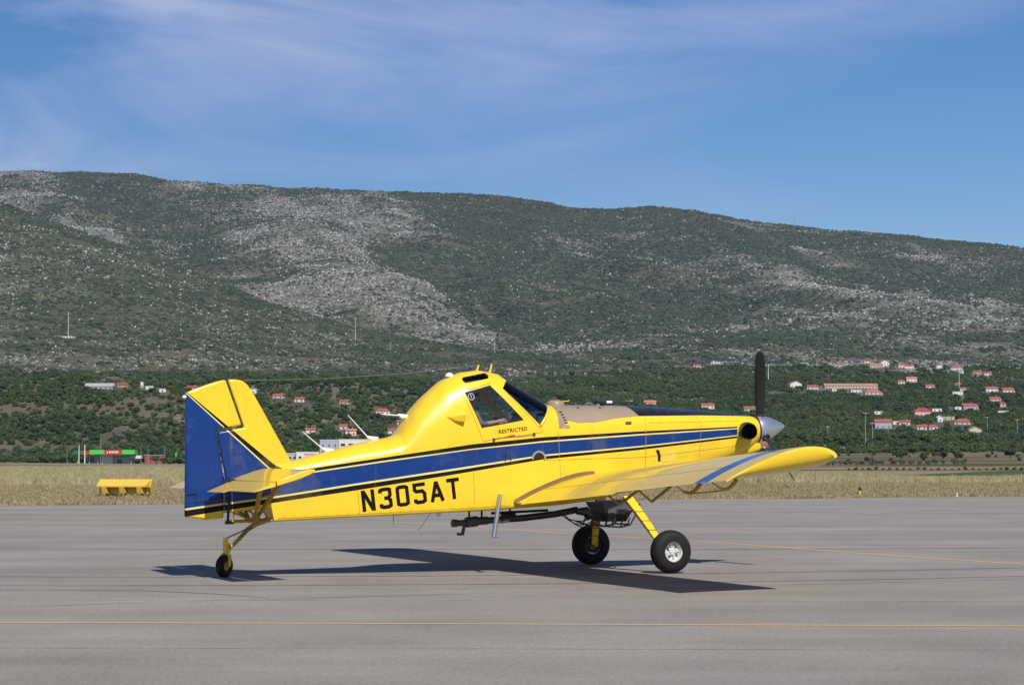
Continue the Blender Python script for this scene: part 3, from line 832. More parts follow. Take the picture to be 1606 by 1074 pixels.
for x, w, z0, z1 in ((2.44, .16, 1.98, 2.12), (2.36, .19, 1.94, 2.16), (2.1, .24, 1.86, 2.2), (1.7, .26, 1.70, 2.2), (1.3, .24, 1.58, 2.1)):
    chin.append([(x, w*math.copysign(abs(math.cos(a_))**.7, math.cos(a_)), (z0+z1)/2+(z1-z0)/2*math.copysign(abs(math.sin(a_))**.7, math.sin(a_))) for a_ in np.linspace(0, 2*math.pi, 24, endpoint=False)])
vs = sum(chin, []); fs = [(i*24+k, i*24+(k+1) % 24, (i+1)*24+(k+1) % 24, (i+1)*24+k) for i in range(4) for k in range(24)]
b.add(vs, fs); o = b.build('chin_intake', PAINT, plane)
MB().add([(2.41, p[1]*.9, (p[2]-2.05)*.9+2.05) for p in chin[0]], [tuple(range(24))]).build('intake_mouth', M_BLK, o)

# ------------------------------------------------------------------ wings
def foil(n=18, u0=0., u1=1.):
    """NACA 4416-like section: list of (u, vu, vl)"""
    out = []
    for k in range(n+1):
        t_ = k/n; u_ = u0+(u1-u0)*(1-math.cos(t_*math.pi/2)) if u0 == 0 else u0+(u1-u0)*t_
        th = 5*.175*(.2969*math.sqrt(max(u_, 0))-.126*u_-.3516*u_**2+.2843*u_**3-.1036*u_**4)
        cm = (.035/.16)*(2*.4*u_-u_*u_) if u_ < .4 else (.035/.36)*(.2+.8*u_-u_*u_)
        out.append((u_, cm+th, cm-th))
    return out
CH = Vector((-1.79, 0, -.335)); CL = CH.length; CN = Vector((-.184, 0, .983)).normalized()
def wpt(yr, u_, v_, s):
    p = Vector((-.54, 0, 1.455+(yr-.55)*.061))+CH*u_+CN*(v_*CL)
    return (p.x, -s*yr, p.z)
def wing_block(ys, u0, u1, s, n=18, drop=0.0):
    F = foil(n, u0, u1); ring0 = [(u_, a_) for u_, a_, b_ in F]+[(u_, b_) for u_, a_, b_ in reversed(F)][(0 if u1 < .999 else 0):]
    if u0 == 0: ring0 = ring0[:-1]
    m = len(ring0); vs = []; fs = []
    for yr in ys:
        for (u_, v_) in ring0: vs.append(wpt(yr, u_, v_-drop*(u_-u0), s))
    for i in range(len(ys)-1):
        for k in range(m): fs.append((i*m+k, i*m+(k+1) % m, (i+1)*m+(k+1) % m, (i+1)*m+k))
    fs.append(tuple(range(m))); fs.append(tuple((len(ys)-1)*m+k for k in range(m)))
    return MB().add(vs, fs)
for s in (1, -1):
    wing = wing_block(np.linspace(.45, 7.25, 16), 0, .735, s).build('wing', WPAINT, plane, angle=50)
    wing_block([.78, 2.5, 4.28], .745, 1, s, 8, .06).build('flap', WPAINT, wing, angle=50)
    wing_block([4.31, 5.8, 7.22], .745, 1, s, 8).build('aileron', WPAINT, wing, angle=50)
    wing_block([.45, .6, .76], .733, 1, s, 8).build('root_fairing', WPAINT, wing, angle=50)
    # trim tab line and drooped tip
    F = foil(18); vs = []; fs = []
    ts = [(7.252, 0, 0), (7.42, .02, .002), (7.56, .06, .008), (7.67, .14, .020), (7.75, .28, .036), (7.79, .46, .052), (7.81, .72, .07), (7.814, .93, .085)]
    m = 2*len(F)
    for (yr, q_, cut) in ts:
        for sgn in (0, 1):
            FF = F if sgn == 0 else F[::-1]
            for (u_, a_, b_) in FF:
                uu = cut+u_*(1-cut)
                vv = a_-.010*q_ if sgn == 0 else b_+(a_-.012-b_)*min(1, q_)
                vs.append(wpt(yr, uu, vv, s))
    for i in range(len(ts)-1):
        for k in range(m): fs.append((i*m+k, i*m+(k+1) % m, (i+1)*m+(k+1) % m, (i+1)*m+k))
    fs.append(tuple(range(m))); fs.append(tuple((len(ts)-1)*m+k for k in range(m)))
    tip = MB().add(vs, fs).build('wing_tip', WPAINT, wing, angle=60)
    p = Vector(wpt(7.70, .17, .075, s)); b = MB(); b.lathe([(-.02, .035), (.03, .034), (.06, .02), (.07, 0)], p, (.9, -s*.4, .1), 12); b.build('navigation_light', M_ALU, wing)
    # hinge and boom brackets hanging under the trailing edge
    for yr in (3.3, 4.4):
        A = Vector(wpt(yr, .50, -.045, s)); B = Vector(wpt(yr, .80, -.02, s)); C_ = Vector(wpt(yr, .70, -.135, s))
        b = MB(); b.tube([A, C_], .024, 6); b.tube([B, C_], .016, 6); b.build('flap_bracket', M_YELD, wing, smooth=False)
    for yr in (6.3, 7.35):
        A = Vector(wpt(yr, .78, -.025, s)); B = Vector(wpt(yr, .985, -.008, s))
        pts = [A, A+Vector((-.06, 0, -.07)), A+Vector((-.12, 0, -.115)), A+Vector((-.19, 0, -.13)), A+Vector((-.26, 0, -.11)), B]
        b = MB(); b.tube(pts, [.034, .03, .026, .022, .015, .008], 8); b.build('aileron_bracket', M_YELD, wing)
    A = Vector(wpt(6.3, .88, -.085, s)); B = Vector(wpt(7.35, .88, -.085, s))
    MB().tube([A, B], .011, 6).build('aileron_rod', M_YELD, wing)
    # worn fillet where wing meets fuselage
    vs = []; fs = []
    for k in range(19):
        u_ = .18+.82*k/18; a_ = np.interp(u_, [f[0] for f in F], [f[1] for f in F]); wd = .05+.05*math.sin(k/18*math.pi)
        P1 = Vector(wpt(.575, u_, a_+.012, s)); P2 = Vector(wpt(.575+wd, u_, a_+.003, s))
        vs += [P1+Vector((0, 0, .035)), P1, P2]
    fs = [(3*i+j, 3*i+j+1, 3*i+j+4, 3*i+j+3) for i in range(18) for j in range(2)]
    MB().add(vs, fs).build('wing_root_fillet', M_BRN, wing)

# ------------------------------------------------------------------ tail
def slab(name, poly, half, mat, parent=plane):
    o = MB().plate(poly, half*2, 'xz', 0).build(name, mat, parent, smooth=True, angle=30)
    return bevel(o, half*.75, 3)
slab('fin', [(-6.96, 3.083), (-6.84, 3.085), (-6.73, 3.065), (-6.65, 3.01), (-6.56, 2.885), (-6.53, 2.84), (-5.92, 1.80), (-5.90, 1.60), (-6.97, 1.45), (-7.0, 1.62), (-7.125, 2.262), (-6.685, 2.33)], .045, PAINT)
slab('rudder', [(-7.63, .945), (-7.63, 2.862), (-7.54, 2.905), (-7.33, 2.985), (-7.13, 3.05), (-7.0, 3.078), (-6.735, 2.372), (-7.155, 2.30), (-7.022, 1.60), (-7.012, .92), (-7.3, .905)], .04, PAINT)
b = MB(); b.lathe([(0, .03), (.05, .025), (.06, 0)], (-7.62, 0, 2.80), (-1, 0, 0), 10); b.build('tail_light', M_WHT, plane)
MB().plate([(-7.60, 1.30), (-7.45, 1.315), (-7.45, 1.30), (-7.60, 1.285)], .02, 'xz', -.05).build('rudder_tab_horn', M_BLK, plane)
MB().plate([(-7.48, 1.31), (-7.465, 1.31), (-7.455, 1.12), (-7.47, 1.12)], .008, 'xz', -.045).build('rudder_seam', M_BLK, plane)
MB().plate([(-7.46, 1.17), (-7.03, 1.25), (-7.03, 1.238), (-7.46, 1.158)], .008, 'xz', -.045).build('rudder_seam', M_BLK, plane)
def tail_block(y0, y1, pts, s, tipcut=0):
    vs = []; n = len(pts)
    for j, yr in enumerate((y0, y1)):
        for (x, z) in pts: vs.append((x, -s*yr, z))
    fs = [tuple(range(n)), tuple(range(n, 2*n))]+[(i, (i+1) % n, n+(i+1) % n, n+i) for i in range(n)]
    return MB().add(vs, fs)
sl = -.205/.61
for s in (1, -1):
    def rowp(x, t_): z = 1.675+(x+6.32)*-sl*1.0; return (x, z+t_)
    prof = [rowp(-6.32, -.005), rowp(-6.335, .02), rowp(-6.40, .038), rowp(-6.55, .05), rowp(-6.75, .045), rowp(-6.905, .035), rowp(-6.905, -.035), rowp(-6.75, -.045), rowp(-6.55, -.05), rowp(-6.40, -.04), rowp(-6.335, -.025)]
    stab = tail_block(.05, 2.55, prof, s).build('stabilizer', WPAINT, plane, angle=50)
    bevel(stab, .01)
    e = [rowp(-6.93, .032), rowp(-7.26, .004), rowp(-7.26, -.004), rowp(-6.93, -.032)]
    el = tail_block(.16, 2.56, e, s).build('elevator', WPAINT, stab, angle=50)
    tb = [rowp(-7.255, .006), rowp(-7.335, .004), rowp(-7.335, -.002), rowp(-7.255, -.006)]
    tail_block(.2, 1.15, tb, s).build('trim_tab', WPAINT, stab)
    b = MB(); b.box((-6.93, -s*.22, 1.50), (.10, .05, .05)).box((-6.97, -s*.2, 1.535), (.03, .03, .06)); b.build('elevator_horn', M_BLK, stab)
    # struts below
    lo = Vector((-6.55, -s*.13, .86))
    for xx, yy in ((-6.47, 1.52), (-6.84, 1.52)):
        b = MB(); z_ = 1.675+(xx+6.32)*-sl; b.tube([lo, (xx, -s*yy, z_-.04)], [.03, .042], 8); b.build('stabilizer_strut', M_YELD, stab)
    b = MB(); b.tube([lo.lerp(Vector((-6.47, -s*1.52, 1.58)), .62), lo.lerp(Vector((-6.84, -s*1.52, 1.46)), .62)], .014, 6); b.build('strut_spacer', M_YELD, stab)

# tail underside frame and tail wheel
b = MB()
b.tube([(-6.27, -.16, .875), (-6.95, -.10, .865)], .02, 8).tube([(-6.27, .16, .875), (-6.95, .10, .865)], .02, 8)
for a_, c_ in (((-6.32, -.15, .88), (-6.42, -.14, 1.06)), ((-6.5, -.13, .87), (-6.62, -.13, 1.05)), ((-6.62, -.12, .87), (-6.5, -.13, 1.05)), ((-6.9, -.10, .87), (-6.86, -.11, 1.04)), ((-6.55, -.13, .86), (-6.9, -.1, 1.02)), ((-6.35, .15, .88), (-6.6, .13, 1.05))):
    b.tube([a_, c_], .016, 6)
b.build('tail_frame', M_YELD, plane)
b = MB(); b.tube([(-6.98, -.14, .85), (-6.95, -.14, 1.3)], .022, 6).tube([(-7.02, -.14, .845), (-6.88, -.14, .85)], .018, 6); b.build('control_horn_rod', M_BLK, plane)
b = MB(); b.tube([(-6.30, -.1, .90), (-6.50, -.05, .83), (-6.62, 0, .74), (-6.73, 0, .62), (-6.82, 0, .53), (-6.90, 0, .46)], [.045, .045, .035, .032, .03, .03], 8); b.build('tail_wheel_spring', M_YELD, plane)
b = MB(); b.tube([(-6.55, -.03, .79), (-6.98, -.02, .60)], .010, 6).tube([(-6.56, -.04, .76), (-6.75, -.04, .62)], .008, 6).lathe([(-.05, .02), (.05, .02)], (-6.55, -.04, .775), (1, 0, .4), 8); b.build('steering_cable', M_STEEL, plane)
b = MB()
b.tube([(-6.975, 0, .62), (-6.97, 0, .38)], [.035, .042], 12)
b.plate([(-6.99, .56), (-6.86, .49), (-6.86, .44), (-6.92, .38), (-6.99, .38)], .075, 'xz', 0)
for s in (1, -1): b.tube([(-6.965, s*.02, .37), (-6.97, s*.085, .33), (-6.985, s*.093, .25), (-7.0, s*.095, .17)], [.035, .028, .025, .022], 8)
tw = empty('tail_wheel', (0, 0, 0)); tw.parent = plane
FORK = b
CAST = Matrix.Translation((-6.975, 0, 0)) @ Matrix.Rotation(rad(36), 4, 'Z') @ Matrix.Translation((6.975, 0, 0))
def cast(mb): mb.v = [tuple(CAST @ Vector(p)) for p in mb.v]; return mb
cast(FORK).build('fork', M_YEL, tw)
def tyre(r, w, rim):
    P = []
    for k in range(25):
        a_ = -math.pi*.5+math.pi*k/24*1.0
        P.append((w/2*math.sin(a_)*1.0, rim+(r-rim)*(abs(math.cos(a_))**.55)))
    return P
def wheel_mesh(c, r, w, rim, n=48):
    return MB().lathe(tyre(r, w, rim), c, (0, 1, 0), n)
t_ = cast(wheel_mesh((-7.0, 0, .176), .176, .13, .085, 32)).build('tyre', M_RUB, tw)
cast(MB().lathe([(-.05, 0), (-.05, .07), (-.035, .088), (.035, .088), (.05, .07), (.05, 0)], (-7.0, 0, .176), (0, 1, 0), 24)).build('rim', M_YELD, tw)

# ------------------------------------------------------------------ main gear
for s in (1, -1):
    wc = Vector((0, -s*1.545, .348))
    wh = empty('main_wheel', (0, 0, 0)); wh.parent = plane
    ty = wheel_mesh(wc, .349, .27, .165)
    ty.v = [(x, y, max(z, .004)) for x, y, z in ty.v]
    ty.build('tyre', M_RUB, wh, angle=50)
    out = -s
    pr = [(-.06, 0), (-.06, .17), (.085, .172), (.10, .168), (.098, .145), (.07, .132), (.05, .125), (.045, .07), (.055, .062), (.075, .055), (.085, .045), (.088, 0)]
    rm = MB().lathe([(a_*1.0, r_) for a_, r_ in pr], wc, (0, out, 0), 36).build('rim', M_RIM, wh, angle=35)
    for k in range(8):
        aa = 2*math.pi*k/8+.2
        p = wc+Vector((.095*math.cos(aa), out*.05, .095*math.sin(aa)))
        MB().lathe([(0, .017), (.022, .016), (.024, 0)], p, (0, out, 0), 8).build('wheel_bolt', M_STEEL if k % 2 else M_RIM, rm)
    for k in range(5):
        aa = 2*math.pi*k/5
        d = Vector((math.cos(aa), 0, math.sin(aa)))
        MB().tube([wc+d*.05+Vector((0, out*.062, 0)), wc+d*.125+Vector((0, out*.056, 0))], [.016, .010], 6).build('spoke_rib', M_RIM, rm)
    MB().lathe([(-.05, .10), (-.02, .13), (.02, .13), (.03, .05)], wc+Vector((0, -out*.10, 0)), (0, out, 0), 24).build('brake_disc', M_STEEL, wh)
    # spring leg: flat tapered bar
    top = Vector((-.27, -s*.50, 1.22)); bot = Vector((-.02, -s*1.36, .36))
    d = (bot-top); vs = []; 
    for k, tt in enumerate(np.linspace(0, 1, 7)):
        p = top+d*tt+Vector((0, -s*.05*math.sin(tt*math.pi), 0)); wx = .085-.03*tt
        nrm = Vector((0, d.z, -d.y)).normalized()*.02
        vs += [p+Vector((wx, 0, 0))+nrm, p+Vector((-wx, 0, 0))+nrm, p+Vector((-wx, 0, 0))-nrm, p+Vector((wx, 0, 0))-nrm]
    fs = [(4*i+k, 4*i+(k+1) % 4, 4*i+4+(k+1) % 4, 4*i+4+k) for i in range(6) for k in range(4)]+[(0, 1, 2, 3), (24, 25, 26, 27)]
    leg = bevel(MB().add(vs, fs).build('gear_leg', M_YEL, plane, smooth=True, angle=40), .008)
    for tt in (.30, .47, .64, .80):
        p = top+d*tt+Vector((0, -s*.05*math.sin(tt*math.pi), 0)); wx = .088-.03*tt
        b = MB(); b.box(p, (2*wx+.006, .05, .012), (math.atan2(d.y, -d.z)*1.0, 0, 0)); b.build('hose_clamp', M_STEEL, leg, False)
    b = MB(); b.tube([top+Vector((-.10, 0, 0)), top+d*.5+Vector((-.09, -s*.05, 0)), bot+Vector((-.065, 0, .04))], .011, 6); b.build('brake_hose', M_BLK, leg)
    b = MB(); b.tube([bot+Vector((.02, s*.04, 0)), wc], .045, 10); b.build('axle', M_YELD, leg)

# ------------------------------------------------------------------ belly: gate box, frames, spray plumbing
b = MB()
b.add([(-.66, .34, 1.12), (.02, .34, 1.16), (.02, -.34, 1.16), (-.66, -.34, 1.12), (-.56, .27, .93), (-.20, .27, .92), (-.20, -.27, .92), (-.56, -.27, .93)],
      [(0, 1, 2, 3), (4, 5, 6, 7), (0, 1, 5, 4), (1, 2, 6, 5), (2, 3, 7, 6), (3, 0, 4, 7)])
gb = bevel(b.build('hopper_gate_box', M_GREY, plane, False), .01)
b = MB()
b.add([(-.60, .28, .93), (-.06, .28, .99), (-.06, -.28, .99), (-.60, -.28, .93), (-.56, .22, .80), (-.16, .22, .80), (-.16, -.22, .80), (-.56, -.22, .80)],
      [(0, 1, 2, 3), (4, 5, 6, 7), (0, 1, 5, 4), (1, 2, 6, 5), (2, 3, 7, 6), (3, 0, 4, 7)])
b.build('gate_jaw', M_BLK, gb, False)
b = MB()
for y0 in (-.3, .3):
    b.tube([(-.85, y0, .80), (-.62, y0, .73), (-.3, y0, .71), (-.12, y0, .75), (.0, y0, .95), (.06, y0, 1.1)], .016, 6)
    for xx in (-.72, -.58, -.44, -.30, -.18): b.tube([(xx, y0, .73), (xx+.05, y0, .86)], .014, 6)
b.tube([(-.62, -.3, .73), (-.62, .3, .73)], .014, 6).tube([(-.12, -.3, .75), (-.12, .3, .75)], .014, 6)
b.build('gate_guard', M_STEEL, plane)
b = MB(); b.tube([(-3.22, -.08, .80), (-3.14, -.08, .80), (-3.135, -.08, .80)], [.062, .062, .05], 14).tube([(-3.13, -.08, .80), (-2.92, -.08, .81)], .05, 12).tube([(-2.98, -.08, .81), (-2.78, -.08, .83)], .085, 12).tube([(-2.78, -.08, .83), (-2.6, -.08, .84)], .065, 12)
b.tube([(-2.6, -.08, .84), (-2.0, -.08, .87), (-1.4, -.08, .93), (-1.0, -.1, 1.0)], .055, 12); b.build('loading_pipe', M_STEEL, plane)
b = MB(); b.tube([(-3.0, -.08, .79), (-3.04, -.08, .62), (-3.13, -.08, .625)], [.03, .032, .025], 8); b.build('loading_valve_lever', M_STEEL, plane)
b = MB()
for xx in (-2.92, -2.70, -2.2): b.tube([(xx, -.08, .84), (xx-.02, -.12, 1.02)], .018, 6)
b.tube([(-2.6, -.25, .96), (-1.6, -.25, 1.0)], .022, 8).tube([(-2.45, -.3, .93), (-2.2, -.3, .93)], .03, 8)
b.build('pipe_hanger', M_BLK, plane)
b = MB(); b.tube([(-1.15, -.4, .98), (-.98, -.4, .98), (-.9, -.35, .90), (-.8, -.3, .9)], [.05, .08, .075, .03], 10); b.build('spray_pump', M_STEEL, plane)
for k, (dz, ex) in enumerate(((.18, 0), (.22, .05), (.12, -.04))):
    pts = [(-1.45+ex+.75*q_, -.42, .95-dz*math.sin(q_*math.pi)-.02*q_) for q_ in np.linspace(0, 1, 12)]
    b = MB(); b.tube(pts, .009, 6); b.build('hydraulic_hose', M_BLK, plane)
b = MB(); b.tube([(-2.585, -.60, 1.27), (-2.66, -.62, .90), (-2.72, -.64, .58)], [.034, .04, .036], 12).tube([(-2.66, -.62, .86), (-2.56, -.58, .82), (-2.40, -.5, .84)], .018, 8).tube([(-2.72, -.64, .585), (-2.62, -.64, .58)], [.015, .008], 6); b.build('drift_tube', M_ALU, plane)
b = MB(); b.tube([(-3.55, 0, .98), (-3.75, 0, .72), (-3.78, 0, .70)], .004, 5).tube([(-4.2, 0, .95), (-4.2, 0, .80)], .005, 5); b.build('drain_wire', M_STEEL, plane)
b = MB(); b.plate([(-3.5, .99), (-3.38, 1.0), (-3.42, .91), (-3.46, .91)], .02, 'xz', -.05); b.build('belly_antenna', M_WHT, plane)

# ------------------------------------------------------------------ cockpit interior and pilot
b = MB(); b.box((-2.6, 0, 2.0), (1.5, .8, .05)).box((-3.22, 0, 2.4), (.06, .7, .8)).box((-1.80, 0, 2.28), (.12, .86, .52)); b.build('cockpit_floor', M_INT, plane, False)
b = MB(); b.box((-2.97, 0, 2.34), (.10, .44, .74), (0, -.2, 0)).box((-2.74, 0, 2.06), (.44, .44, .10)).box((-3.06, 0, 2.74), (.07, .22, .18), (0, -.2, 0)); bevel(b.build('seat', plain('seat_cushion', (.05, .05, .06), .85), plane, True), .03)
b = MB(); b.box((-1.93, 0, 2.50), (.10, .80, .18), (0, .35, 0)).box((-1.87, 0, 2.6), (.26, .78, .03), (0, -.1, 0)); b.build('instrument_panel', M_INT, plane, False)
b = MB(); b.tube([(-2.95, .30, 2.95), (-2.62, .33, 2.45)], .016, 8).tube([(-2.89, .30, 2.95), (-2.56, .33, 2.45)], .016, 8); b.build('cockpit_tube', M_BELT, plane)
b = MB(); b.tube([(-2.35, 0, 2.0), (-2.42, 0, 2.42)], .018, 8).lathe([(0, .035), (.10, .04), (.12, 0)], (-2.42, 0, 2.42), (-.1, 0, 1), 10); b.build('control_stick', M_BLK, plane)

def skin_body(name, joints, edges, parent, mat, sub=2):
    me = bpy.data.meshes.new(name); me.from_pydata([j[0] for j in joints], edges, [])
    o = bpy.data.objects.new(name, me); COL.objects.link(o)
    o.modifiers.new('skin', 'SKIN'); sv = me.skin_vertices[0].data
    for i, j in enumerate(joints):
        r = j[1]; sv[i].radius = (r, r) if not isinstance(r, tuple) else r
        sv[i].use_root = (i == 0)
    m = o.modifiers.new('s', 'SUBSURF'); m.levels = sub; m.render_levels = sub
    bpy.context.view_layer.update(); dg = bpy.context.evaluated_depsgraph_get()
    m2 = bpy.data.meshes.new_from_object(o.evaluated_get(dg), depsgraph=dg)
    bpy.data.objects.remove(o, do_unlink=True)
    return m2
J = [((-2.93, 0, 2.14), .13), ((-2.97, 0, 2.30), (.15, .12)), ((-3.01, 0, 2.50), (.16, .12)), ((-3.02, 0, 2.62), (.10, .085)), ((-2.99, 0, 2.70), .055), ((-2.95, 0, 2.78), .085), ((-2.95, 0, 2.88), .092), ((-2.96, 0, 2.94), .055),
     ((-3.01, -.19, 2.585), .065), ((-2.95, -.25, 2.45), .052), ((-2.80, -.34, 2.40), .045), ((-2.66, -.35, 2.42), .040), ((-2.52, -.345, 2.45), .030), ((-2.46, -.34, 2.465), (.042, .024)),
     ((-3.01, .19, 2.585), .065), ((-2.93, .24, 2.42), .052), ((-2.80, .20, 2.30), .043), ((-2.62, .10, 2.36), .034), ((-2.47, .05, 2.42), .027), ((-2.42, .03, 2.45), (.038, .022)),
     ((-2.84, -.11, 2.13), .09), ((-2.5, -.14, 2.20), .075), ((-2.2, -.15, 2.10), .055), ((-2.84, .11, 2.13), .09), ((-2.5, .14, 2.20), .075), ((-2.2, .15, 2.10), .055)]
Ed = [(0, 1), (1, 2), (2, 3), (3, 4), (4, 5), (5, 6), (6, 7), (2, 8), (8, 9), (9, 10), (10, 11), (11, 12), (12, 13), (2, 14), (14, 15), (15, 16), (16, 17), (17, 18), (18, 19), (0, 20), (20, 21), (21, 22), (0, 23), (23, 24), (24, 25)]
J = [((p[0]+(.14 if not 10 <= i <= 13 else 0), p[1], p[2]), r) for i, (p, r) in enumerate(J)]
# fingers, closed round the throttle / stick
for hx, hy, hz, sg in ((-2.44, -.34, 2.465, -1), (-2.26, .03, 2.45, 1)):
    root = 13 if sg < 0 else 19
    for k in range(4):
        i0 = len(J); yy = hy+(k-1.5)*.0
        zz = hz+(1.5-k)*.018
        J += [((hx+.03, hy-.012, zz), .011), ((hx+.062, hy+.004, zz-.004), .010), ((hx+.06, hy+.034, zz-.008), .0085)]
        Ed += [(root, i0), (i0, i0+1), (i0+1, i0+2)]
    i0 = len(J); J += [((hx+.0, hy+.03, hz+.022), .011), ((hx+.035, hy+.038, hz+.03), .009)]; Ed += [(root, i0), (i0, i0+1)]
bme = skin_body('person', J, Ed, None, None)
SKINM = plain('skin', (.50, .27, .20), .55, var=.08); SHIRT = plain('dark_shirt', (.20, .13, .14), .9); TROU = plain('dark_trousers', (.04, .045, .06), .9)
for m_ in (SKINM, SHIRT, TROU): bme.materials.append(m_)
for p in bme.polygons:
    c = p.center
    if c.z > 2.675 or (c.x > -2.72 and c.z > 2.33 and abs(c.y) > .24) or (c.x > -2.6 and c.z > 2.31): p.material_index = 0
    elif c.z < 2.19 or c.x > -2.58: p.material_index = 2
    else: p.material_index = 1
    p.use_smooth = True
pil = bpy.data.objects.new('person', bme); COL.objects.link(pil)
pil.location = plane.location; pil.rotation_euler = plane.rotation_euler
tag(pil, 'pilot in a dark shirt sitting in the cockpit with one forearm forward', 'person')
b = MB(); b.lathe([(0, .108), (.05, .106), (.09, .085), (.12, .045), (.128, 0)], (-2.825, 0, 2.86), (-.25, 0, 1), 20); b.build('hair', plain('dark_hair', (.02, .016, .013), .8), pil)
b = MB(); b.lathe([(0, .0), (.012, .02), (.03, .014)], (-2.735, 0, 2.825), (1, 0, -.2), 8); b.build('nose', SKINM, pil)
for s in (-1, 1):
    MB().lathe([(-.012, 0), (0, .012), (.008, .006)], (-2.728, s*.034, 2.855), (1, 0, 0), 8).build('eye', M_BLK, pil)
    MB().lathe([(0, .028), (.014, .024), (.018, 0)], (-2.815, s*.088, 2.835), (0, s, 0), 10).build('ear', SKINM, pil)
b = MB(); b.box((-2.728, 0, 2.775), (.012, .045, .008)); b.build('mouth', plain('lips', (.35, .13, .11), .5), pil)

# ------------------------------------------------------------------ foliage prototypes (shared meshes)
def foliage(name, dark, light, warm=(.13, .13, .045)):
    m = Mat(name, .75, spec=.25)
    geo = m.nt.nodes.new('ShaderNodeNewGeometry')
    r = m.random(); n = m.noise(.9, 3); big = m.noise(.008, 3, .5, vec=geo.outputs['Position'])
    c = m.mix((r*.6+n*.4+(big-.5)*1.4-.05).clamp(), dark, light)
    c = m.mix((r*7.3)._m('FRACT', r*7.3).ramp(.86, .99)*.6, c, warm)
    m.color(c)
    return m.m
F_SCRUB = foliage('maquis_scrub', (.022, .036, .022), (.058, .068, .036), (.09, .085, .05))
F_TREE = foliage('broadleaf_foliage', (.024, .048, .016), (.085, .12, .036))
F_OLIVE = foliage('olive_foliage', (.055, .072, .038), (.105, .12, .065))
F_CYP = foliage('cypress_foliage', (.016, .030, .014), (.03, .05, .024))
BARK = plain('bark', (.07, .055, .04), .9)

def blob_mesh(seed, flat=.75):
    rr = random.Random(seed); bm = bmesh.new(); bmesh.ops.create_icosphere(bm, subdivisions=2, radius=1)
    ph = [rr.uniform(0, 6) for _ in range(6)]
    for v in bm.verts:
        c = v.co; d = 1+.22*math.sin(3*c.x+ph[0])*math.sin(3.3*c.y+ph[1])+.2*math.sin(5*c.z+ph[2]+2*c.x)+rr.uniform(-.16, .16)
        v.co = Vector((c.x*d, c.y*d, max(-.35, c.z*d*flat)))
    me = bpy.data.meshes.new('scrub_bush'); bm.to_mesh(me); bm.free(); return me
def leaf_cloud(rr, lobes, n, size):
    """leaf-sized faces spread through a crown made of lobes (cx,cy,cz,rx,ry,rz)"""
    vs = []; fs = []
    for i in range(n):
        L = lobes[rr.randrange(len(lobes))]
        while True:
            p = Vector((rr.uniform(-1, 1), rr.uniform(-1, 1), rr.uniform(-1, 1)))
            if .2 < p.length < 1: break
        p = p.normalized()*(p.length**.45)
        c = Vector((L[0]+p.x*L[3], L[1]+p.y*L[4], L[2]+p.z*L[5]))
        nrm = (p+Vector((rr.uniform(-.7, .7), rr.uniform(-.7, .7), rr.uniform(-.4, .9)))).normalized()
        t1 = nrm.orthogonal().normalized(); t1.rotate(Matrix.Rotation(rr.uniform(0, 6.28), 3, nrm)); t2 = nrm.cross(t1)
        s = size*rr.uniform(.6, 1.4); o = len(vs)
        vs += [c+t1*s, c+t2*s*.6+nrm*s*.15, c-t1*s*.9, c-t2*s*.7+nrm*s*.1]
        fs.append((o, o+1, o+2, o+3))
    return vs, fs
def crown_mesh(name, seed, kind='round', n=420):
    rr = random.Random(seed); lobes = []
    if kind == 'round':
        for k in range(9):
            a = rr.uniform(0, 6.28); d = rr.uniform(.15, .62)
            lobes.append((d*math.cos(a), d*math.sin(a), rr.uniform(.55, 1.35), rr.uniform(.32, .55), rr.uniform(.32, .55), rr.uniform(.28, .45)))
        size = .13
    elif kind == 'olive':
        for k in range(7):
            a = rr.uniform(0, 6.28); d = rr.uniform(.2, .6)
            lobes.append((d*math.cos(a), d*math.sin(a), rr.uniform(.6, 1.05), rr.uniform(.3, .45), rr.uniform(.3, .45), rr.uniform(.22, .35)))
        size = .10
    else:
        for k in range(8): 
            t = k/7; lobes.append((rr.uniform(-.03, .03), rr.uniform(-.03, .03), .3+t*2.9, .30*(1-t*.75)*rr.uniform(.85, 1.1), .30*(1-t*.75), .35))
        size = .09
    vs, fs = leaf_cloud(rr, lobes, n, size)
    # inner twigs mass so that crowns are not see-through everywhere
    bm = bmesh.new()
    for L in lobes:
        q = bmesh.ops.create_icosphere(bm, subdivisions=1, radius=1)['verts']
        for v in q: v.co = Vector((L[0]+v.co.x*L[3]*.72, L[1]+v.co.y*L[4]*.72, L[2]+v.co.z*L[5]*.72))*(1+rr.uniform(-.05, .05))
    mm = bpy.data.meshes.new('q'); bm.to_mesh(mm); bm.free()
    b = MB().add(vs, fs).add([v.co for v in mm.vertices], [tuple(p.vertices) for p in mm.polygons])
    bpy.data.meshes.remove(mm)
    me = bpy.data.meshes.new(name); me.from_pydata(b.v, [], b.f); me.update(); return me
def trunk_mesh(seed, h=.8, r=.07):
    rr = random.Random(seed); b = MB()
    b.tube([(0, 0, -.15), (rr.uniform(-.03, .03), 0, h*.5), (rr.uniform(-.06, .06), rr.uniform(-.06, .06), h)], [r*1.3, r, r*.7], 7)
    for k in range(4):
        a = rr.uniform(0, 6.28); b.tube([(0, 0, h*.6), (.25*math.cos(a), .25*math.sin(a), h*.95), (.45*math.cos(a), .45*math.sin(a), h*1.25)], [r*.55, r*.4, r*.15], 5)
    return b.mesh('trunk')

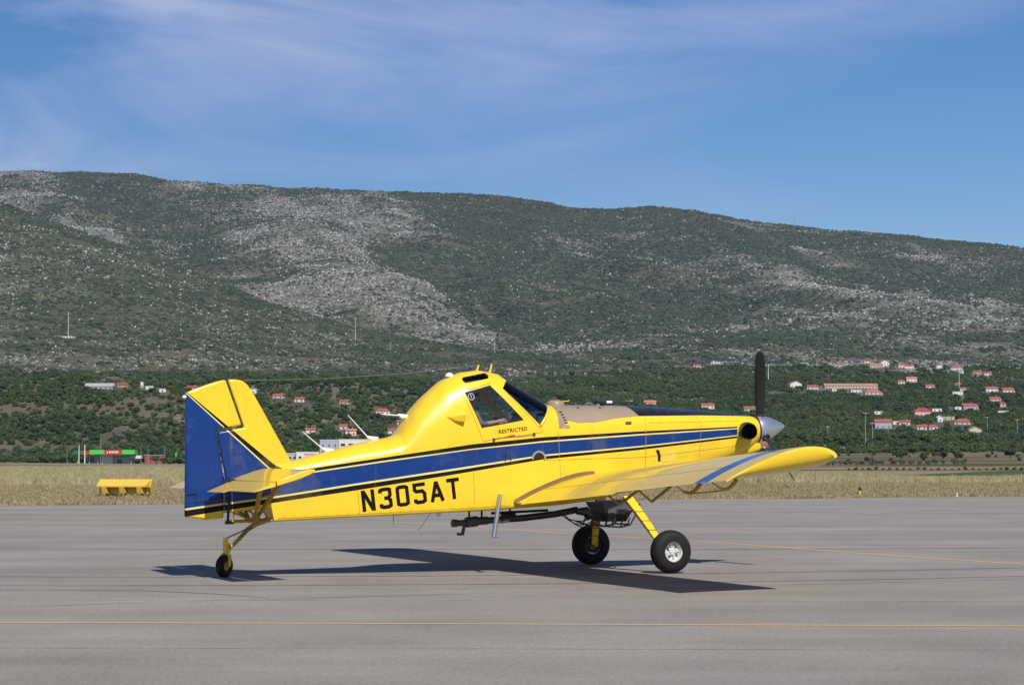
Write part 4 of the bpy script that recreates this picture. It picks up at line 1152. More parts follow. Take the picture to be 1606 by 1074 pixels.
def proto_col(name, meshes, mat):
    c = bpy.data.collections.new(name)
    for k, me in enumerate(meshes):
        if not me.materials: me.materials.append(mat)
        c.objects.link(bpy.data.objects.new(name, me))
    return c
SCRUB = [blob_mesh(k) for k in range(4)]
CROWN = [crown_mesh('crown', 20+k, 'round') for k in range(4)]
OLIVE = [crown_mesh('crown', 40+k, 'olive', 260) for k in range(3)]
CYPR = [crown_mesh('crown', 60+k, 'cypress', 320) for k in range(2)]
TRUNK = [trunk_mesh(80+k) for k in range(2)]; OTR = trunk_mesh(90, .7, .08); CTR = trunk_mesh(91, .4, .05)
for m_ in SCRUB: m_.materials.append(F_SCRUB)
for m_ in CROWN: m_.materials.append(F_TREE)
for m_ in OLIVE: m_.materials.append(F_OLIVE)
for m_ in CYPR: m_.materials.append(F_CYP)
for m_ in TRUNK+[OTR, CTR]: m_.materials.append(BARK)

def scatter(name, pts, scl, col, label, cat, zs=None):
    n = len(pts)
    me = bpy.data.meshes.new(name); me.vertices.add(n); me.vertices.foreach_set('co', np.asarray(pts, 'f4').reshape(-1))
    if zs is None: zs = scl*RNG.uniform(.8, 1.15, n)
    S = np.stack([scl*RNG.uniform(.85, 1.15, n), scl*RNG.uniform(.85, 1.15, n), zs], -1)
    a = me.attributes.new('scl', 'FLOAT_VECTOR', 'POINT'); a.data.foreach_set('vector', S.astype('f4').reshape(-1))
    R = np.zeros((n, 3)); R[:, 2] = RNG.uniform(0, 6.283, n)
    a = me.attributes.new('rot', 'FLOAT_VECTOR', 'POINT'); a.data.foreach_set('vector', R.astype('f4').reshape(-1))
    a = me.attributes.new('pick', 'INT', 'POINT'); a.data.foreach_set('value', RNG.integers(0, len(col.objects), n).astype('i4'))
    o = bpy.data.objects.new(name, me); COL.objects.link(o)
    nt = bpy.data.node_groups.new(name, 'GeometryNodeTree')
    nt.interface.new_socket('Geometry', in_out='INPUT', socket_type='NodeSocketGeometry'); nt.interface.new_socket('Geometry', in_out='OUTPUT', socket_type='NodeSocketGeometry')
    N = nt.nodes.new; gi = N('NodeGroupInput'); go_ = N('NodeGroupOutput'); ip = N('GeometryNodeInstanceOnPoints'); ci = N('GeometryNodeCollectionInfo')
    ci.inputs['Collection'].default_value = col; ci.inputs['Separate Children'].default_value = True; ci.inputs['Reset Children'].default_value = True
    def na(nm, dt):
        q = N('GeometryNodeInputNamedAttribute'); q.data_type = dt; q.inputs['Name'].default_value = nm; return q.outputs['Attribute']
    Lk = nt.links.new
    Lk(gi.outputs[0], ip.inputs['Points']); Lk(ci.outputs[0], ip.inputs['Instance']); ip.inputs['Pick Instance'].default_value = True
    Lk(na('pick', 'INT'), ip.inputs['Instance Index']); Lk(na('rot', 'FLOAT_VECTOR'), ip.inputs['Rotation']); Lk(na('scl', 'FLOAT_VECTOR'), ip.inputs['Scale'])
    Lk(ip.outputs[0], go_.inputs[0])
    md = o.modifiers.new('scatter', 'NODES'); md.node_group = nt
    o['kind'] = 'stuff'; tag(o, label, cat)
    return o

# ------------------------------------------------------------------ village houses
WALLS = {k: plain('plaster_'+k, c, .85, var=.06, scale=.6) for k, c in dict(white=(.62, .61, .58), cream=(.50, .44, .35), pink=(.62, .36, .34), grey=(.36, .37, .39), lilac=(.34, .35, .42), peach=(.66, .48, .33), brown=(.32, .22, .18)).items()}
ROOFS = {k: plain('roof_'+k, c, .85, var=.2, scale=.8) for k, c in dict(red=(.34, .085, .06), darkred=(.27, .06, .05), orange=(.42, .125, .06), terracotta=(.40, .19, .13), white=(.66, .65, .63), greyroof=(.36, .35, .33)).items()}
PANE = plain('dark_window_pane', (.03, .035, .04), .2)
WFR = plain('window_frame_white', (.7, .7, .68), .5)
HOUSES = [
    (301.3, 2344.0, 12.9, 4.1, 'gable_front', 'white', 'red', 'white gabled house with red roof just right of the propeller blade'),
    (314.4, 2296.0, 11.3, 3.3, 'gable', 'white', 'red', 'small white house with red roof, second house right of the propeller blade'),
    (356.4, 2314.0, 56.3, 3.3, 'long', 'cream', 'terracotta', 'very long low building with terracotta roof above the green slope'),
    (332.2, 2272.0, 4.6, 2.6, 'flat', 'white', 'white', 'tiny white annexe below the left end of the long terracotta building'),
    (353.3, 2260.0, 11.1, 3.3, 'flat', 'white', 'white', 'low white house directly below the middle of the long terracotta building'),
    (367.7, 2236.0, 16.8, 2.6, 'hip', 'white', 'orange', 'house with bright orange-red hip roof below the right end of the long building'),
    (412.1, 2764.0, 8.8, 3.2, 'gable', 'cream', 'red', 'small red-roofed house, leftmost of the highest village row'),
    (459.3, 2848.0, 6.6, 3.3, 'gable', 'white', 'red', 'small pale house with red roof, second in the highest village row'),
    (454.6, 2740.0, 14.3, 4.0, 'gable', 'cream', 'terracotta', 'low cream house with faded roof beside the tall white house in the top row'),
    (468.1, 2764.0, 10.4, 6.4, 'gable_front', 'white', 'red', 'tall white gabled house with red roof in the highest village row'),
    (484.4, 2734.0, 9.5, 4.7, 'gable', 'cream', 'red', 'cream red-roofed house, left of a close pair in the top row'),
    (492.5, 2722.0, 11.0, 4.7, 'gable', 'white', 'red', 'white red-roofed house, right of a close pair in the top row'),
    (444.7, 2446.0, 11.3, 4.2, 'gable', 'white', 'terracotta', 'white house with faded red roof alone above the pink house'),
    (427.4, 2416.0, 7.0, 2.8, 'gable', 'white', 'red', 'tiny white house with red roof left of the lone white house'),
    (530.3, 2734.0, 7.1, 4.0, 'flat', 'white', 'white', 'small white flat-roofed building in the upper right row'),
    (543.6, 2686.0, 14.0, 3.9, 'hip', 'white', 'red', 'wide house with deep red roof in the upper right row'),
    (537.2, 2632.0, 6.1, 3.0, 'flat', 'white', 'white', 'small white block in front of the deep red roof, upper right row'),
    (555.3, 2620.0, 9.9, 3.0, 'gable', 'cream', 'red', 'cream house with red roof, second from right in the upper right row'),
    (555.5, 2572.0, 8.9, 3.0, 'gable', 'white', 'red', 'white house with thin red roof, far right of the upper right row'),
    (441.8, 2326.0, 9.4, 2.7, 'gable', 'white', 'red', 'small white house with red roof between the two middle village rows'),
    (479.4, 2362.0, 7.5, 2.7, 'hip', 'cream', 'red', 'small dark red roofed house just left of the tall pole'),
    (466.9, 2278.0, 5.9, 2.6, 'gable', 'white', 'red', 'small red-roofed house at the foot of the tall pole'),
    (450.7, 2224.0, 10.3, 3.9, 'flat', 'white', 'white', 'white flat-roofed block below the tall pole'),
    (491.4, 2254.0, 12.4, 3.9, 'gable', 'white', 'red', 'white house with red roof and gable towards the valley, right of the tall pole'),
    (507.0, 2248.0, 12.4, 2.6, 'gable', 'white', 'red', 'long low house with red roof near the right edge'),
    (467.0, 2128.0, 10.5, 2.6, 'gable', 'cream', 'red', 'house with broad red roof and white wall below the long low house'),
    (352.0, 1888.0, 14.8, 4.9, 'hip', 'pink', 'darkred', 'large pink two-storey house with dark red hip roof'),
    (377.4, 1960.0, 9.1, 2.8, 'flat', 'white', 'white', 'white flat-roofed house right behind the pink house'),
    (414.9, 1996.0, 14.4, 3.5, 'gable', 'grey', 'red', 'big house with wide bright red roof and grey gable wall'),
    (403.3, 1990.0, 5.8, 2.6, 'flat', 'white', 'white', 'low white wall-like shed left of the big bright red roof'),
    (429.5, 1924.0, 8.9, 3.3, 'flat', 'white', 'white', 'white modern house with flat overhanging slab near the right edge'),
    (453.0, 2032.0, 5.3, 2.6, 'gable', 'cream', 'red', 'tiny red-roofed house above the white modern house'),
    (347.0, 1786.0, 4.1, 4.1, 'gable_front', 'white', 'white', 'narrow white gable end left of the row of white garages'),
    (360.7, 1816.0, 9.5, 2.6, 'flat', 'cream', 'white', 'row of pale garages with dark openings beside the white gable end'),
    (358.7, 1750.0, 12.2, 2.6, 'hip', 'cream', 'red', 'house with big red hip roof right of the pale garages'),
    (287.3, 1702.0, 12.8, 5.4, 'gable', 'lilac', 'red', 'tall pale house with grey side wall and small red roof above the scrub'),
    (319.7, 1924.0, 7.8, 2.8, 'flat', 'white', 'white', 'white flat building above the tall pale house'),
    (306.0, 1750.0, 6.1, 2.6, 'flat', 'white', 'white', 'white annexe just right of the tall pale house'),
    (311.5, 1744.0, 8.1, 2.6, 'gable', 'white', 'red', 'white house with red roof, second right of the tall pale house'),
    (315.1, 1690.0, 7.3, 2.9, 'gable', 'white', 'red', 'white house with orange red roof below the pink house'),
    (322.9, 1690.0, 6.9, 2.6, 'hip', 'cream', 'red', 'small cream house with red hip roof beside the white one below the pink house'),
    (343.1, 1630.0, 9.4, 4.2, 'gable_front', 'cream', 'terracotta', 'cream two-storey house with terracotta roof, lowest house of the village'),
    (172.1, 1936.0, 11.2, 3.4, 'gable', 'white', 'red', 'white house with red roof showing over the engine cowling'),
    (210.3, 1942.0, 11.2, 2.8, 'gable', 'cream', 'red', 'red-roofed house showing just left of the propeller blade root'),
    (121.6, 1936.0, 10.1, 3.9, 'gable', 'pink', 'terracotta', 'pinkish house showing over the cowling behind the hopper'),
    (102.0, 1936.0, 7.8, 3.4, 'flat', 'cream', 'white', 'pale flat house showing over the hopper top'),
    (136.0, 1198.0, 9.0, 2.6, 'hip', 'cream', 'red', 'house with broad red roof just under the spinner'),
    (230.1, 2740.0, 9.5, 3.2, 'gable', 'cream', 'red', 'small cream house with red roof high above the cowling'),
    (261.3, 2812.0, 11.4, 3.3, 'flat', 'white', 'white', 'small white building high on the slope left of the propeller'),
    (-205.0, 1744.0, 5.0, 4.0, 'flat', 'white', 'white', 'white block house beside the top of the yellow fin'),
    (-181.0, 1708.0, 8.4, 2.6, 'gable', 'cream', 'red', 'red-roofed house, nearest right of the fin'),
    (-162.4, 1684.0, 7.3, 2.6, 'gable', 'white', 'red', 'red-roofed house, second right of the fin'),
    (-127.3, 1672.0, 6.8, 2.6, 'gable', 'cream', 'red', 'red-roofed house, third right of the fin'),
    (-95.4, 1624.0, 10.3, 3.3, 'hip', 'white', 'red', 'large white house with red roof left of the cockpit'),
    (-139.2, 1522.0, 6.6, 2.6, 'gable', 'white', 'red', 'red-roofed house low between fin and rear whip antenna'),
    (-110.6, 1504.0, 7.4, 3.9, 'gable', 'peach', 'terracotta', 'peach coloured house above the white office block'),
    (-118.2, 1540.0, 5.4, 2.6, 'gable', 'cream', 'red', 'small red roof just behind the peach house'),
    (-80.0, 1570.0, 3.6, 2.6, 'gable', 'cream', 'red', 'small red-roofed house against the rear of the cockpit hump'),
    (-81.6, 1516.0, 6.6, 2.6, 'gable', 'white', 'red', 'white house with red roof low behind the cockpit hump'),
    (-317.0, 1786.0, 8.3, 2.6, 'gable', 'brown', 'darkred', 'dark red roofed house on the hill left of the fin'),
    (-332.8, 1774.0, 22.6, 2.6, 'long', 'grey', 'greyroof', 'long grey-roofed building on the brow of the left hill'),
    (-300.4, 1786.0, 2.1, 5.2, 'flat', 'white', 'white', 'thin white tower on the brow of the left hill'),
    (-292.8, 1774.0, 6.2, 2.6, 'flat', 'white', 'white', 'low white shed right of the thin white tower'),
    (-279.1, 1756.0, 5.1, 2.6, 'flat', 'white', 'white', 'small white shed farthest right on the left hill'),
    (-257.0, 1768.0, 8.2, 2.6, 'gable', 'cream', 'darkred', 'red roof peeping over the top corner of the rudder'),
    (-527.1, 2590.0, 22.5, 2.6, 'flat', 'white', 'white', 'lone long white building high on the left slope'),
]

CLEAR = []
def house(x, y, w, h, typ, wc, rc, label, cat='house', nwin=None, rz=None, group=None):
    rr = random.Random(int(x*10)+int(y))
    d = {'long': 11, 'flat': w*.8, 'gable_front': w*1.1}.get(typ, w*.75); d = max(5, min(d, 14))
    if typ == 'gable_front': wg = w
    z0 = min(float(height(x+a*w/2, y+b_*d/2)) for a in (-1, 1) for b_ in (-1, 1))
    zc = float(height(x, y-d/2))
    h = max(h, 3.0)
    o = empty('house', (x, y+d/2, zc-.2), rz if rz is not None else rr.uniform(-.28, .28))
    tag(o, label, cat, group)
    CLEAR.append((x, y+d/2, w/2+3, d))
    b = MB(); b.box((0, 0, h/2-1.2), (w, d, h+2.4)); b.build('wall', WALLS[wc], o, False)
    ov = .5; rh = max(1.4, (d if typ != 'gable_front' else w)*.24)
    if typ in ('gable', 'long'):
        b = MB(); vs = [(-w/2-ov, -d/2-ov, h-.1), (w/2+ov, -d/2-ov, h-.1), (w/2+ov, d/2+ov, h-.1), (-w/2-ov, d/2+ov, h-.1), (-w/2-ov, 0, h+rh), (w/2+ov, 0, h+rh)]
        b.add(vs, [(0, 1, 5, 4), (3, 4, 5, 2), (0, 4, 3), (1, 2, 5), (0, 3, 2, 1)])
    elif typ == 'gable_front':
        b = MB(); b.add([(-w/2, -d/2, h), (w/2, -d/2, h), (0, -d/2, h+rh-.12), (-w/2, d/2, h), (w/2, d/2, h), (0, d/2, h+rh-.12)], [(0, 1, 2), (3, 5, 4), (0, 3, 4, 1), (0, 2, 5, 3), (1, 4, 5, 2)])
        b.build('gable', WALLS[wc], o, False)
        b = MB()
        for s in (-1, 1):
            vs = [(s*(w/2+ov), -d/2-ov, h-.2), (0, -d/2-ov, h+rh), (0, d/2+ov, h+rh), (s*(w/2+ov), d/2+ov, h-.2)]
            b.add(vs+[(p[0], p[1], p[2]+.22) for p in vs], [(0, 1, 2, 3), (4, 5, 6, 7), (0, 1, 5, 4), (1, 2, 6, 5), (2, 3, 7, 6), (3, 0, 4, 7)])
    elif typ == 'hip':
        b = MB(); e = min(w, d)*.32
        b.add([(-w/2-ov, -d/2-ov, h-.05), (w/2+ov, -d/2-ov, h-.05), (w/2+ov, d/2+ov, h-.05), (-w/2-ov, d/2+ov, h-.05), (-w/2+e, 0, h+rh*1.1), (w/2-e, 0, h+rh*1.1)], [(0, 1, 5, 4), (3, 4, 5, 2), (0, 4, 3), (1, 2, 5), (0, 3, 2, 1)])
    else:
        b = MB(); b.box((0, 0, h+.12), (w+.5, d+.5, .24))
    rf = b.build('roof', ROOFS[rc], o, False)
    if typ in ('gable', 'hip') and w > 7: MB().box((w*.2, d*.12, h+rh*.9), (.6, .6, 1.5)).build('chimney', WALLS['cream'], rf, False)
    nw = nwin or max(1, int(w/3.4)); fl = max(1, int(h/2.9))
    for f in range(fl):
        for k in range(nw):
            cx = -w/2+(k+.5)*w/nw; cz = f*2.9+1.6
            if h < 3.4 or rr.random() < .9:
                win = MB().box((cx, -d/2-.02, cz), (1.35, .10, 1.45)).build('window', WFR, o, False)
                MB().box((cx, -d/2-.055, cz), (1.15, .06, 1.25)).build('pane', PANE, win, False)
    return o
for hs in HOUSES: house(*hs)

# white office block and low building beyond the grass, seen between fin and cockpit
def block(name, x0, x1, y, d, h, mat, label, cat, rows, cols, wsize=(1.5, 1.3), extra=None):
    cx = (x0+x1)/2; z0 = float(height(cx, y)); o = empty(name, (cx, y+d/2, z0)); tag(o, label, cat)
    CLEAR.append((cx, y+d/2, (x1-x0)/2+4, d+6)); w = x1-x0
    MB().box((0, 0, h/2-1), (w, d, h+2)).build('wall', mat, o, False)
    MB().box((0, 0, h+.15), (w+.3, d+.3, .3)).build('roof', ROOFS['white'], o, False)
    for r_ in range(rows):
        for c in range(cols):
            px__ = -w/2+(c+.5)*w/cols; pz = 2+r_*(h-2.2)/max(1, rows)+.6
            wi = MB().box((px__, -d/2-.03, pz), (wsize[0]+.3, .12, wsize[1]+.3)).build('window', WFR, o, False)
            MB().box((px__, -d/2-.07, pz), (*[wsize[0]], .08, wsize[1])).build('pane', PANE, wi, False)
    return o
K = 1262/3454
ob = block('office_block', (502-803)*K, (531-803)*K, 1262, 14, 12.2, WALLS['lilac'], 'lilac grey end of the office block behind the rear whip antennas', 'building', 3, 3, (.9, 1.6))
ob2 = block('office_block', (531.5-803)*K, (582-803)*K, 1263, 16, 12.2, WALLS['white'], 'white flat-roofed office block behind the rear whip antennas', 'building', 3, 4, (2.6, 1.5))
lb = block('low_building', (452-803)*K, (471-803)*K, 1240, 12, 5.0, WALLS['grey'], 'low grey building at the foot of the fin', 'building', 1, 3)
lb2 = block('low_building', (471.5-803)*K, (506-803)*K, 1238, 12, 5.4, WALLS['white'], 'low white building with red lettering left of the office block', 'building', 1, 3)
for k in range(7): MB().box((-1.5+k*.9, -6.1, 4.3), (.55, .1, .8)).build('sign_letter', M_RED, lb2, False)
rw = MB().box((0, 0, .6), (16, 1, 3)).build('retaining_wall', WALLS['white'], None, False); 
tag(rw, 'long pale retaining wall in the scrub right of the spinner', 'wall'); rw.location = (170, 1150, float(height(170, 1150))); rw.rotation_euler = (0, rad(7), rad(-35))

# ------------------------------------------------------------------ filling station on the left
GS = 1270/3454
gx0 = (144-803)*GS; gx1 = (214-803)*GS; gw = gx1-gx0; gz = float(height((gx0+gx1)/2, 1270))-.3
st = empty('filling_station', ((gx0+gx1)/2, 1270, gz)); tag(st, 'filling station with bright green canopy and red sign beyond the grass', 'station'); CLEAR.append(((gx0+gx1)/2, 1272, gw/2+10, 24))
GRN = plain('bright_green_panel', (.07, .50, .06), .5, var=.04); REDP = plain('red_sign_panel', (.42, .03, .035), .5, var=.05); DGR = plain('dark_green_panel', (.02, .14, .06), .5)
MB().box((-gw/2+gw*.16, 0, 7.0), (gw*.32, 9, 2.5)).build('canopy_fascia', GRN, st, False)
MB().box((gw/2-gw*.14, 0, 7.0), (gw*.28, 9, 2.5)).build('canopy_fascia', GRN, st, False)
rp = MB().box((gw*.02, -.15, 6.9), (gw*.395, 9, 3.0)).build('canopy_sign', REDP, st, False)
tri = MB().add([(-3.3, -4.75, 6.4), (-2.3, -4.75, 6.4), (-2.8, -4.75, 7.5), (-3.3, -4.7, 6.4), (-2.3, -4.7, 6.4), (-2.8, -4.7, 7.5)], [(0, 1, 2), (3, 5, 4), (0, 3, 4, 1), (1, 4, 5, 2), (2, 5, 3, 0)]).build('emblem', WFR, rp, False)
for k in range(6): MB().box((-1.5+k*.95, -4.73, 7.0), (.62, .06, 1.0 if k % 2 else 1.2)).build('sign_letter', WFR, rp, False)
for xx in (-gw*.35, gw*.4): MB().box((xx, 0, 2.9), (.6, .6, 5.8)).build('column', WALLS['grey'], st, False)
MB().box((-gw*.36, 4, 2.6), (4, 6, 5.4)).build('wall', WALLS['lilac'], st, False)
MB().box((-gw*.14, 3, 2.6), (6.6, 6, 5.4)).build('wall', WALLS['white'], st, False)
MB().box((gw*.17, 4, 2.2), (9, 6, 4.4)).build('shop_front', plain('shop_glass', (.30, .36, .37), .3), st, False)
MB().box((gw*.17, .8, 4.6), (6.6, .6, 1.7)).build('shop_sign', GRN, st, False)
MB().box((gw*.13, .8, 1.4), (2.8, .5, 2.4)).build('shop_door', PANE, st, False)
MB().box((gw*.46, 5, 4.2), (7, 5, 1.8)).build('side_roof', WALLS['white'], st, False)
c2 = empty('canopy', ((127-803)*GS, 1282, gz)); tag(c2, 'dark green and red canopy end left of the filling station', 'canopy')
MB().box((-3.2, 0, 6.8), (5.6, 8, 2.2)).build('canopy_fascia', DGR, c2, False); MB().box((2.6, 0, 6.7), (6.0, 8, 2.2)).build('canopy_sign', REDP, c2, False)
for xx in (-4, 3): MB().box((xx, 0, 2.7), (.5, .5, 6)).build('column', WALLS['grey'], c2, False)
sh = empty('warehouse', ((231-803)*GS, 1300, gz)); tag(sh, 'low shed with dull red front right of the filling station', 'shed')
MB().box((0, 0, 2.4), (11, 8, 5.6)).build('wall', plain('dull_red_sheet', (.28, .07, .06), .7), sh, False); MB().box((-.3, 0, 5.35), (11.6, 8.6, .3)).build('roof', ROOFS['greyroof'], sh, False)
CLEAR.append(((231-803)*GS, 1300, 8, 12))

def post(x, y, h, r, label, mat=None, group=None, arm=0, name='lamp_post', cat='lamp post', cross=0):
    z = float(height(x, y))-.3; o = empty(name, (x, y, z)); tag(o, label, cat, group)
    MB().tube([(0, 0, 0), (0, 0, h)], [r, r*.65], 8).build('pole', mat or WFR, o)
    if arm:
        MB().tube([(0, 0, h-.1), (arm*.6, 0, h+.25), (arm, 0, h+.2)], r*.5, 6).build('arm', mat or WFR, o)
        MB().box((arm*1.1, 0, h+.18), (abs(arm)*.4+.3, .35, .18)).build('lamp_head', M_STEEL, o, False)
    for k in range(cross):
        MB().box((0, 0, h-.6-k*1.6), (3.2-k*.4, .25, .22)).build('crossarm', mat or WFR, o, False)
        for s in (-1, 1): MB().lathe([(0, .1), (.3, .12), (.4, .04)], (s*(1.4-k*.2), 0, h-.5-k*1.6), (0, 0, 1), 8).build('insulator', M_STEEL, o)
    return o
CONC = plain('pale_concrete', (.50, .49, .46), .85); GALV = plain('galvanised_steel', (.38, .40, .41), .5, .5)
def gpx(px): return (px-803)*GS
for px, h, r, lab in ((129, 10.8, .28, 'thick white post, left of a pair beside the green canopy'), (138, 11.2, .34, 'thick white post, right of a pair beside the green canopy')): post(gpx(px), 1262, h, r, lab, WFR, name='flag_post', cat='post')
for px, h, lab, a in ((117, 9, 'thin lamp post left of the pair of white posts', .9), (169, 15, 'tall thin lamp post rising above the red canopy sign', 0), (231, 10.5, 'thin lamp post in front of the dull red shed, left one', .9), (242, 11, 'thin lamp post in front of the dull red shed, right one', .9), (268, 10.5, 'thin lamp post midway between shed and rudder', .9)):
    post(gpx(px), 1250, h, .13, lab, GALV, None, a)
for px, h, lab in ((24.5, 9, 'left of three slim posts near the left edge'), (27.5, 9.6, 'middle of three slim posts near the left edge'), (30.5, 10, 'right of three slim posts near the left edge')): post(gpx(px), 1250, h, .12, lab, GALV, None, .8)
o = post(gpx(286), 1248, 6.5, .3, 'small green price sign post beside the rudder', GRN, name='price_sign', cat='sign')
MB().box((0, -.1, 5), (1.0, .3, 3.6)).build('sign_panel', GRN, o, False)
for (x, y), h, r, lab, mt in (((-528, 2616), 30, .5, 'tall pale mast high on the left slope above the white building', CONC), ((-225, 3160), 34, .5, 'pale mast at the crest of the left spur', CONC), ((-27.5, 3390), 22, .4, 'faint mast on the spur above the cockpit', CONC)):
    post(x, y, h, r, lab, mt, name='power_mast', cat='mast', cross=2)
post(286, 2456, 19, .42, 'white slender mast beside the propeller blade', WFR, name='mast', cat='mast')
post(468, 2304, 24, .42, 'tall pole rising above the village on the right', CONC, name='power_pole', cat='pole', cross=1)
for px, py_b, Y, h, lab in ((1357, 0, 1290, 20, 'tall concrete pole below the long building'), (1368, 0, 1330, 13, 'shorter pole right of the tall concrete pole'), (1298, 0, 1500, 10, 'thin pole in the scrub above the pale retaining wall'), (1548, 0, 1650, 12, 'thin pole left of the white modern house'), (1595, 0, 1500, 14, 'thin pole close to the right edge')):
    post((px-803)/3454*Y, Y, h, .13, lab, CONC, name='utility_pole', cat='pole', cross=1)
# lattice pylon on the crest
yx, yy = 839, 6512; pyl = empty('lattice_pylon', (yx, yy, float(height(yx, yy))-2)); tag(pyl, 'tiny lattice pylon on the skyline at right', 'pylon')
b = MB(); H_ = 30
for sx_, sy_ in ((-1, -1), (-1, 1), (1, 1), (1, -1)): b.tube([(sx_*3.2, sy_*3.2, 0), (sx_*.5, sy_*.5, H_)], .22, 4)
for k in range(6):
    z0, z1 = k*H_/6, (k+1)*H_/6; a0 = 3.2-2.7*k/6; a1 = 3.2-2.7*(k+1)/6
    for q in range(4):
        c = [(-1, -1), (-1, 1), (1, 1), (1, -1)]; p0 = c[q]; p1 = c[(q+1) % 4]
        b.tube([(p0[0]*a0, p0[1]*a0, z0), (p1[0]*a1, p1[1]*a1, z1)], .12, 3)
b.build('tower', GALV, pyl, False)
for z_, l in ((20, 6), (25, 5), (29, 3)): MB().box((0, 0, z_), (2*l, .4, .4)).build('crossarm', GALV, pyl, False)

# ------------------------------------------------------------------ yellow sign box and edge light by the grass
sg = empty('taxiway_sign', (-19.2, 109.5, 0), rad(-6)); tag(sg, 'yellow taxiway sign seen from behind, standing on black feet in the grass', 'sign')
M_SGN = plain('sign_yellow', (.62, .42, .06), .5, var=.08, scale=3)
w = 2.66
b = MB(); b.add([(-w/2, .12, .84), (w/2, .12, .84), (w/2, .02, .84), (-w/2+.06, .02, .84), (-w/2, -.42, .55), (w/2-.22, -.42, .55), (-w/2, -.42, .47), (w/2-.22, -.42, .47), (-w/2, .12, .43), (w/2, .12, .43)],
      [(0, 1, 2, 3), (3, 2, 5, 4), (4, 5, 7, 6), (6, 7, 9, 8), (0, 8, 9, 1), (0, 3, 4, 6, 8), (1, 9, 7, 5, 2)])
bevel(b.build('housing', M_SGN, sg, False), .012)
MB().box((0, .10, .50), (w, .05, .72)).build('back_panel', M_SGN, sg, False)
b = MB(); b.plate([(.12, .86), (-.02, .86), (-.34, .50), (-.10, .15), (.12, .15)], .05, 'yz', w/2+.02); bevel(b.build('end_plate', M_SGN, sg, False), .01)
for k, xx in enumerate((-w/2+.42, -w/2+1.32, -w/2+2.2)):
    b = MB(); b.add([(xx-.19, -.43, .49), (xx+.05, -.43, .49), (xx-.19, -.30, .16), (xx+.14, -.30, .16), (xx-.19, .10, .47), (xx+.05, .10, .47), (xx-.19, .10, .16), (xx+.14, .10, .16)], [(0, 1, 3, 2), (4, 6, 7, 5), (0, 4, 5, 1), (2, 3, 7, 6), (0, 2, 6, 4), (1, 5, 7, 3)])
    bevel(b.build('buttress', M_SGN, sg, False), .01)
    MB().tube([(xx+.02, -.02, .18), (xx+.02, -.02, -.05)], [.035, .05], 8).build('foot', M_BLK, sg)
ml = empty('edge_light', (17.75, 112.6, 0)); tag(ml, 'small yellow edge light with black head at the apron edge on the right', 'light')
MB().lathe([(0, .09), (.03, .09), (.04, .06), (.26, .055), (.27, 0)], (0, 0, 0), (0, 0, 1), 14).build('stem', M_YEL, ml)
MB().lathe([(.25, 0), (.26, .07), (.33, .085), (.40, .07), (.44, .02), (.445, 0)], (0, 0, 0), (0, 0, 1), 14).build('lamp_head', M_BLK, ml)
mk = MB().lathe([(0, .05), (.02, .05), (.03, .03), (.20, .03), (.21, 0)], (21.9, 108.6, 0), (0, 0, 1), 10).build('edge_marker', WFR, None); tag(mk, 'tiny white stub marker at the apron edge near the right side', 'marker')

# ------------------------------------------------------------------ trees that can be told apart
def tree(x, y, s, kind, label, group, seed, zs=1.0):
    rr = random.Random(seed); z = float(height(x, y))
    nm = {'round': 'tree', 'olive': 'olive_tree', 'cypress': 'cypress_tree'}[kind]
    o = empty(nm, (x, y, z), rr.uniform(0, 6.28)); o.scale = (s, s*rr.uniform(.9, 1.1), s*zs*rr.uniform(.85, 1.15)); tag(o, label, 'tree', group)
    cm = {'round': CROWN, 'olive': OLIVE, 'cypress': CYPR}[kind]; tm_ = {'round': TRUNK[seed % 2], 'olive': OTR, 'cypress': CTR}[kind]
    for nm2, me_ in (('crown', cm[seed % len(cm)]), ('trunk', tm_)):
        c = bpy.data.objects.new(nm2, me_); COL.objects.link(c); c.parent = o
    return o
sd = 0
def ok(x, y, m=0):
    for cx, cy, hw, d in CLEAR:
        if abs(x-cx*y/cy) < hw+m and -75 < y-cy < d/2+4: return False
    return True
for i, px in enumerate(np.linspace(1268, 1512, 24)):                 # orchard rows
    for j, (Y, off) in enumerate(((640, 0), (690, 5))):
        if j and i % 3 == 2: continue
        sd += 1; tree((px+off+random.uniform(-2, 2)-803)/3454*Y+.0, Y+random.uniform(-6, 6), random.uniform(.75, 1.15)*1.15, 'olive', 'small olive tree in the rows of the orchard on the right', 'orchard olive trees', sd)
for px in list(np.linspace(-12, 96, 12))+list(np.linspace(246, 300, 6)):
    Y = random.uniform(1205, 1250); x = (px-803)/3454*Y; sd += 1
    if not (20 < px < 36): tree(x, Y, random.uniform(2.6, 4.6), 'round', 'bushy green tree in the belt at the foot of the left hill', 'trees at the foot of the left hill', sd, .8)
for px in np.sort(RNG.uniform(1212, 1640, 44)):
    Y = random.uniform(760, 1010); x = (px-803)/3454*Y; sd += 1
    if ok(x, Y): tree(x, Y, random.choice((.9, 1.3, 1.8, 2.4, 2.9))*random.uniform(.8, 1.15), 'round', 'dark green tree in the hedge behind the orchard and field', 'hedge trees behind the orchard', sd, .8)
for px in np.linspace(1330, 1600, 26):
    Y = random.uniform(378, 390); x = (px-803)/3454*Y; sd += 1
    tree(x, Y, random.uniform(.28, .55), 'round', 'low shrub along the far side of the green field', 'field edge shrubs', sd, .7)
